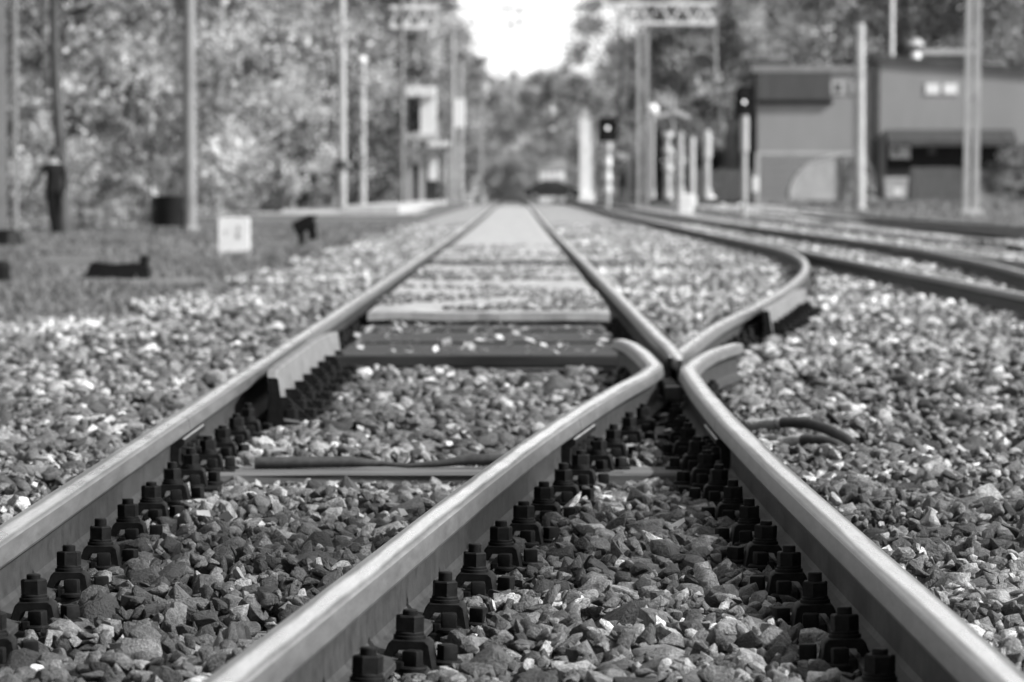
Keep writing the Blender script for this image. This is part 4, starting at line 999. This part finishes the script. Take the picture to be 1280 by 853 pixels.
def board_fence(px0, px1, py, label, d, mat):
    t = thing('board_fence', label, 'fence', (PX(px0, d), d, PZ(252, d))); w = (px1-px0)/FPX*d; h = (252-py)/FPX*d; n = max(3, int(w/.16)); mb = MB()
    for k in range(n): mb.box((w*(k+.5)/n, 0, h/2), (w/n*.9, .03, h+rnd.uniform(-.06, .06)))
    mb.build('boards', M[mat], t)
    for z in (.3, h-.3): MB().box((w/2, .05, z), (w, .06, .08)).build('cross_rail', M[mat], t)
    for k in range(3): MB().box((w*k/2, .09, h/2-.1), (.11, .11, h)).build('post', M[mat], t)
board_fence(1138, 1201, 209, 'weathered vertical board fence between the wheeled bin and the double mast', 187, 'wood_fence')
board_fence(868, 945, 212, 'dark picket fence running behind the lit signal to the gate', 192, 'wood_fence')
# small marks on the far ballast at the siding
for px, py, d, lab in ((1127, 297, 62, 'dark track lump lying in the weeds, first of a pair'), (1146, 298, 61, 'dark track lump lying in the weeds, second of a pair'), (1268, 303, 56, 'dark iron lump in the weeds at the picture edge')):
    x = PX(px, d); V, F = rock_template(random.Random(int(px)), 2); o = link('iron_block', raw_mesh('iron_block', V*.13, F, M['black']), None, (x, d, zg(x, d)+.06)); tag(o, lab, 'iron block')

# ------------------------------------------------------------------ trees
def crown_mesh(name, H, rad, base, nl, seed, size, mat, clumps, shape=1.0, droop=0.0):
    g = np.random.default_rng(seed); C = []
    for k in range(clumps):
        u = g.random()**.8; z = base + (H-base)*u
        prof = math.sin(math.pi*min(1, (.10+.90*u)**shape*.93))**.7; a = g.uniform(0, 2*np.pi); q = rad*prof*g.uniform(.25, 1.0)**.5
        C.append((q*math.cos(a), q*math.sin(a), z - droop*q*.4, rad*g.uniform(.07, .19)))
    C = np.array(C); k = g.integers(0, clumps, nl); off = g.normal(0, 1, (nl, 3)); off[:, 2] = off[:, 2]*.75 - droop*np.abs(g.normal(0, .7, nl))
    P = C[k, :3] + off*C[k, 3:4]; P[:, 2] = np.maximum(P[:, 2], base*.4+.1)
    s = g.uniform(size*.6, size*1.3, nl); n1 = g.normal(0, 1, (nl, 3)); n1 /= np.linalg.norm(n1, axis=1)[:, None]; n2 = np.cross(n1, g.normal(0, 1, (nl, 3))); n2 /= np.linalg.norm(n2, axis=1)[:, None]
    A = np.stack([P - n1*s[:, None]*.55, P - n2*s[:, None]*.33, P + n1*s[:, None]*.55, P + n2*s[:, None]*.33], 1)
    tone = np.exp(g.normal(0, .6, clumps))      # branches turn colour at different times in autumn
    return raw_mesh(name, A.reshape(-1, 3), np.arange(nl*4).reshape(nl, 4), mat, {'tone': tone[k]}), C
def trunk_mesh(H, r, C, seed, mat, lean=.3, nlimb=16):
    q = random.Random(seed); mb = MB(); lx, ly = q.uniform(-lean, lean), q.uniform(-lean, lean)
    ax = lambda z: Vector((lx*(z/H)**1.5 + .12*math.sin(z*.9+seed), ly*(z/H)**1.5 + .12*math.cos(z*.7+seed), z))
    zs = [-.3, 0, .5, 1.5, 3, H*.3, H*.45, H*.6, H*.78, H*.92]; zs = sorted(z for z in zs if z <= H)
    mb.tube([ax(z) if z > 0 else Vector((ax(0).x, ax(0).y, z)) for z in zs], [r*(1.35 if z <= 0 else 1.0)*(1-.88*max(0, z)/H) for z in zs], 9)
    idx = list(range(len(C))); q.shuffle(idx)
    for i in idx[:nlimb]:
        c = Vector(C[i, :3]); zb = max(H*.12, min(H*.8, c.z - .45*math.hypot(c.x, c.y) - .3)); a = ax(zb); m = (a+c)/2 + Vector((0, 0, -.15)); rr = r*(1-.88*zb/H)*.42
        mb.tube([a, m, c], [rr, rr*.6, rr*.2], 6)
    me = mb.build('trunk', mat, smooth=50); m = me.data; bpy.data.objects.remove(me); return m
KINDS_T = {}; LOOKX = {}
def tree_kind(key, H, rad, base, nl, seed, size, leaf, bark, clumps, r=.16, shape=1.0, droop=0.0):
    cm, C = crown_mesh('crown', H, rad, base, nl, seed, size, M[leaf], clumps, shape, droop)
    KINDS_T[key] = (cm, trunk_mesh(H, r, C, seed, M[bark]))
tree_kind('birch_a', 14, 3.1, 1.6, 9500, 1, .17, 'leaf_pale', 'birch', 90, .15, 1.0, .6)
tree_kind('birch_b', 12, 2.8, .9, 9000, 2, .16, 'leaf_pale', 'birch', 80, .13, .9, .8)
tree_kind('broad_a', 15, 4.0, 2.0, 16000, 3, .19, 'leaf_mid', 'bark', 90, .24, .9, .3)
tree_kind('broad_b', 13, 3.6, 1.2, 15000, 4, .18, 'leaf_mid', 'bark', 80, .22, .8, .2)
tree_kind('dark_a', 16, 3.2, 1.5, 15000, 5, .20, 'leaf_dark', 'bark', 80, .22, .8, .1)
tree_kind('bush_a', 3.6, 1.7, .15, 7000, 6, .13, 'leaf_pale', 'bark', 45, .05, .7)
tree_kind('bush_b', 2.8, 1.6, .10, 6000, 7, .13, 'leaf_mid', 'bark', 40, .05, .7)
tree_kind('bush_c', 3.0, 1.6, .10, 6000, 8, .13, 'leaf_dark', 'bark', 40, .05, .7)
tree_kind('bush_d', 3.4, 1.7, .10, 8000, 12, .13, 'leaf_lit', 'bark', 60, .05, .7)
tree_kind('tall_a', 13, 2.8, 4.2, 6000, 9, .18, 'leaf_mid', 'bark', 45, .16, .9)
NT = 0
def plant(key, x, y, s, rz, label, group, name='tree', cat='tree', sz=None):
    global NT; NT += 1
    t = thing(name, label, cat, (x, y, zg(x, y)-.03), rz, group); t.scale = (s, s, s*(1 if sz is None else sz))
    cm, tm = KINDS_T[key]; link('crown', cm, t); link('trunk' if name == 'tree' else 'stems', tm, t); return t
rt = random.Random(21)
LOOK = {'birch_a': 'pale leaved birch', 'birch_b': 'drooping pale birch', 'broad_a': 'broad grey green tree', 'broad_b': 'bushy mid toned tree', 'dark_a': 'dark dense tree', 'bush_a': 'pale leafy bush', 'bush_b': 'mid toned bush', 'bush_c': 'dark bush'}
# trees on the grass side: a line close to the track and rows behind it
line = [('birch_a', -10.9, 90, 1.0), ('birch_b', -9.2, 97, 1.05), ('birch_a', -9.6, 124, 1.1), ('broad_b', -11.4, 130, 1.0), ('birch_b', -9.9, 148, 1.2), ('birch_a', -9.7, 163, 1.2),
        ('dark_a', -9.6, 178, 1.05), ('birch_b', -8.9, 189, 1.25), ('dark_a', -8.6, 204, 1.1), ('birch_a', -11.0, 216, 1.25), ('broad_a', -12.0, 232, 1.25), ('dark_a', -11.6, 250, 1.2), ('birch_b', -6.3, 281, 1.22), ('broad_b', -7.3, 304, 1.3), ('birch_a', -12.4, 318, 1.35)]
REF = ['behind the walking person', 'behind the litter bin', 'above the white marker stone', 'deep behind the white marker stone', 'between the marker stone and the lever box', 'behind the lever box', 'just before the tall collared pole',
       'behind the tall collared pole', 'behind the white capped pole', 'before the white shelter', 'next to the white shelter', 'behind the white shelter', 'over the platform end', 'beyond the road on the platform side', 'past the road at the sky gap']
for (k, x, y, s), ref in zip(line, REF):
    plant(k, x, y, s, rt.uniform(0, 6.28), LOOK[k] + ' ' + ref, 'trees along the platform side')
for i in range(15):
    y = 100 + i*15; k = ('dark_a', 'dark_a', 'broad_a', 'dark_a', 'dark_a')[i % 5]; x = -13.2 - rt.uniform(0, 3) - .02*y
    plant(k, x, y, rt.uniform(1.0, 1.3), rt.uniform(0, 6.28), 'tree filling the back row behind the pale birches of the grass side', 'back row trees on the grass side')
for i in range(12):
    y = 108 + i*17; k = ('dark_a', 'broad_a')[i % 2]; x = -19 - rt.uniform(0, 5) - .02*y
    plant(k, x, y, rt.uniform(1.1, 1.5), rt.uniform(0, 6.28), 'tree filling the back row behind the pale birches of the grass side', 'back row trees on the grass side')
for px_, d_, ref in ((73, 83, 'dark trunked tree right behind the head of the walking person'), (166, 99, 'dark trunked tree standing between the person and the litter bin'), (385, 171, 'dark leaning trunk in the shade before the tall collared pole')):
    plant('tall_a', PX(px_, d_), d_, 1.0, .7*d_, ref, 'trees along the platform side')
bl = [('bush_a', -11.6, 88, .9, 'beside the walking person'), ('bush_a', -10.1, 90, .8, 'between the person and the litter bin'), ('bush_b', -8.9, 93, .7, 'right behind the litter bin'), ('bush_a', -9.0, 112, .9, 'behind the white marker stone'), ('bush_b', -9.4, 136, .9, 'past the path behind the marker stone'),
      ('bush_c', -9.3, 152, .9, 'under the birches above the lever box'), ('bush_a', -9.0, 160, .6, 'small and low in the shade behind the lever box'), ('bush_c', -9.2, 170, 1.0, 'in deep shade before the collared pole'), ('bush_c', -8.7, 192, 1.0, 'at the foot of the white capped pole'), ('bush_c', -8.2, 202, 1.1, 'behind the white capped pole foot'), ('bush_b', -8.6, 222, 1.1, 'before the white shelter posts')]
for k, x, y, s, ref in bl: plant(k, x, y, s, rt.uniform(0, 6.28), LOOK[k] + ' ' + ref, 'bushes under the trees', 'bush', 'bush')
# beyond the road, closing the view
for i in range(13):
    x = -15 + i*2.6 + rt.uniform(-.6, .6); y = 338 + rt.uniform(0, 70); k = ('birch_b', 'broad_b', 'birch_a')[i % 3]; H_ = {'birch_b': 12, 'broad_b': 13, 'birch_a': 14}[k]
    top = 11.0 + 1.3*abs(x-1.5)**.75*.6 + rt.uniform(-.8, .8)
    plant(k, x, y, max(.6, top/H_*y/370), rt.uniform(0, 6.28), 'hazy tree closing the view beyond the road under the bright sky gap', 'trees closing the view beyond the road')
for i in range(17):
    x = -13 + i*1.7; plant('bush_d', x, (323, 331)[i % 2]+rt.uniform(0, 4), rt.uniform(.75, 1.5), rt.uniform(0, 6.28), 'pale bush along the far side of the road, sunlight put into its leaf colour', 'bushes beyond the road', 'bush', 'bush')
for i in range(12):
    x = -19 + i*3.4 + rt.uniform(-.6, .6); y = 425 + rt.uniform(0, 30)
    plant(('broad_b', 'dark_a')[i % 2], x, y, rt.uniform(.88, 1.0)*(.92 if i % 2 else 1.08), rt.uniform(0, 6.28), 'tree of the farthest row, filling the gaps low behind the trees beyond the road', 'farthest row of trees')
# building side
rr = [('broad_a', 8.3, 307, 1.22, 'leaning over the sky gap past the road'), ('dark_a', 12.6, 282, 1.25, 'behind the striped signal'), ('broad_b', 13.2, 246, 1.3, 'behind the paired mast of the lattice beam'), ('birch_a', 13.6, 277, 1.4, 'above the crossing sign'),
      ('dark_a', 10.4, 236, 1.0, 'behind the tall white post'), ('birch_b', 12.4, 232, 1.4, 'between the crossing sign and the lit signal'), ('birch_a', 13.6, 248, 1.4, 'rising behind the roof corner of the building'), ('broad_a', 15, 334, 1.3, 'far past the white pillar'),
      ('birch_b', 15.8, 238, 1.5, 'behind the pale roof edge'), ('birch_b', 18.6, 236, 1.5, 'behind the concrete pole tip'), ('broad_a', 21.0, 240, 1.3, 'behind the roof lamp'), ('dark_a', 24.0, 238, 1.35, 'behind the double mast'), ('birch_a', 27.5, 240, 1.5, 'behind the roof duct'), ('broad_b', 31, 236, 1.5, 'past the far end of the building')]
for k, x, y, s, ref in rr: plant(k, x, y, s, rt.uniform(0, 6.28), LOOK[k] + ' ' + ref, 'trees on the building side')
for i in range(10):
    x = 20 + i*2.6; y = 256 + rt.uniform(0, 26); k = ('birch_a', 'broad_a')[i % 2]
    plant(k, x, y, rt.uniform(1.2, 1.5), rt.uniform(0, 6.28), 'tree in the wood rising behind the building and its nearer trees', 'wood behind the building')
for k, x, y, s, ref in (('bush_b', 23.6, 182, .95, 'beside the double mast under the awning end'), ('bush_c', 25.2, 184, 1.0, 'at the picture edge below the awning'), ('bush_a', 16.4, 184, .55, 'at the foot of the concrete pole'), ('bush_c', 10.2, 214, 1.0, 'dark in the gap before the side wing'), ('bush_c', 8.6, 246, 1.2, 'behind the stubby post'), ('bush_c', 9.4, 262, 1.2, 'behind the lamp post'), ('bush_c', 11.5, 222, 1.0, 'behind the picket fence')):
    plant(k, x, y, s, rt.uniform(0, 6.28), LOOK[k] + ' ' + ref, 'bushes on the building side', 'bush', 'bush')
SHADE = True
if SHADE:      # unseen trees added to shade the near track and block low sky light
    for i, (k, x, y, s) in enumerate((('broad_a', 5.0, -9.0, 1.0), ('dark_a', -.5, -11.0, 1.0), ('broad_b', -6.0, -8.0, 1.0), ('broad_a', 12.0, -3.5, .9), ('birch_a', 13.0, 4.5, .8), ('broad_b', 8.5, -7.5, 1.0))):
        plant(k, x, y, s, 1.3*i, ('broad', 'dark', 'bushy', 'spreading', 'tall dark', 'rounded')[i] + ' unseen tree added near the camera to block light', 'unseen trees added to block light')

# ------------------------------------------------------------------ light, sky, camera
CLOUD = 8.5                     # sunlit white haze and cloud, in the units of the sky texture
EL, AZ = 38.0, 108.0           # sun behind the photographer's right shoulder (azimuth clockwise from +Y)
sd = Vector((math.sin(R(AZ))*math.cos(R(EL)), math.cos(R(AZ))*math.cos(R(EL)), math.sin(R(EL))))
l = bpy.data.lights.new('sun', 'SUN'); l.energy = 4.3; l.angle = R(1.2); l.color = (1, 1, 1)
so = bpy.data.objects.new('sun', l); COL.objects.link(so); so.rotation_euler = (-sd).to_track_quat('-Z', 'Y').to_euler()
w = bpy.data.worlds.new('World'); scn.world = w; w.use_nodes = True; nt = w.node_tree
sky = nt.nodes.new('ShaderNodeTexSky'); sky.sky_type = 'NISHITA'; sky.sun_disc = False; sky.sun_elevation = R(EL); sky.sun_rotation = R(AZ); sky.dust_density = 4.0; sky.air_density = 1.2
bw = nt.nodes.new('ShaderNodeRGBToBW'); bg = nt.nodes['Background']; bg.inputs['Strength'].default_value = .10
nt.links.new(sky.outputs[0], bw.inputs[0])
tc = nt.nodes.new('ShaderNodeTexCoord'); mp = nt.nodes.new('ShaderNodeMapping'); mp.inputs['Scale'].default_value = (1, 1, 2.2); nt.links.new(tc.outputs['Generated'], mp.inputs['Vector'])
cl = N(nt, 'ShaderNodeTexNoise', Scale=2.6, Detail=7, Roughness=.55); nt.links.new(mp.outputs[0], cl.inputs['Vector'])
sx_ = nt.nodes.new('ShaderNodeSeparateXYZ'); nt.links.new(tc.outputs['Generated'], sx_.inputs[0])
hz = ramp(nt, sx_.outputs['Z'], 1, 0, .08, .34)          # white haze towards the horizon
cv = math_(nt, 'MAXIMUM', hz, math_(nt, 'MULTIPLY', ramp(nt, cl.outputs['Fac'], 0, 1, .46, .64), .35))
mxv = nt.nodes.new('ShaderNodeMix'); mxv.data_type = 'FLOAT'; nt.links.new(cv, mxv.inputs[0]); nt.links.new(bw.outputs[0], mxv.inputs[2]); mxv.inputs[3].default_value = CLOUD
nt.links.new(mxv.outputs[0], bg.inputs['Color'])
cam = bpy.data.cameras.new('camera'); co = bpy.data.objects.new('camera', cam); COL.objects.link(co); scn.camera = co
cam.sensor_width = 36; cam.lens = FPX/1280*36; cam.clip_end = 4000; cam.clip_start = .1
co.location = (0, 0, CH); co.rotation_euler = (R(90) - math.atan((426.5-Y0)/FPX), 0, math.atan((X0-640)/FPX))
cam.dof.use_dof = True; cam.dof.focus_distance = 7.3; cam.dof.aperture_fstop = 8.0; cam.dof.aperture_blades = 0
vs = scn.view_settings; vs.view_transform = 'Standard'; vs.look = 'None'; vs.gamma = 1; vs.use_curve_mapping = False; vs.exposure = .8
scn.cycles.use_denoising = True; scn.cycles.max_bounces = 6; scn.cycles.diffuse_bounces = 3; scn.cycles.glossy_bounces = 3; scn.cycles.transmission_bounces = 3; scn.cycles.transparent_max_bounces = 4
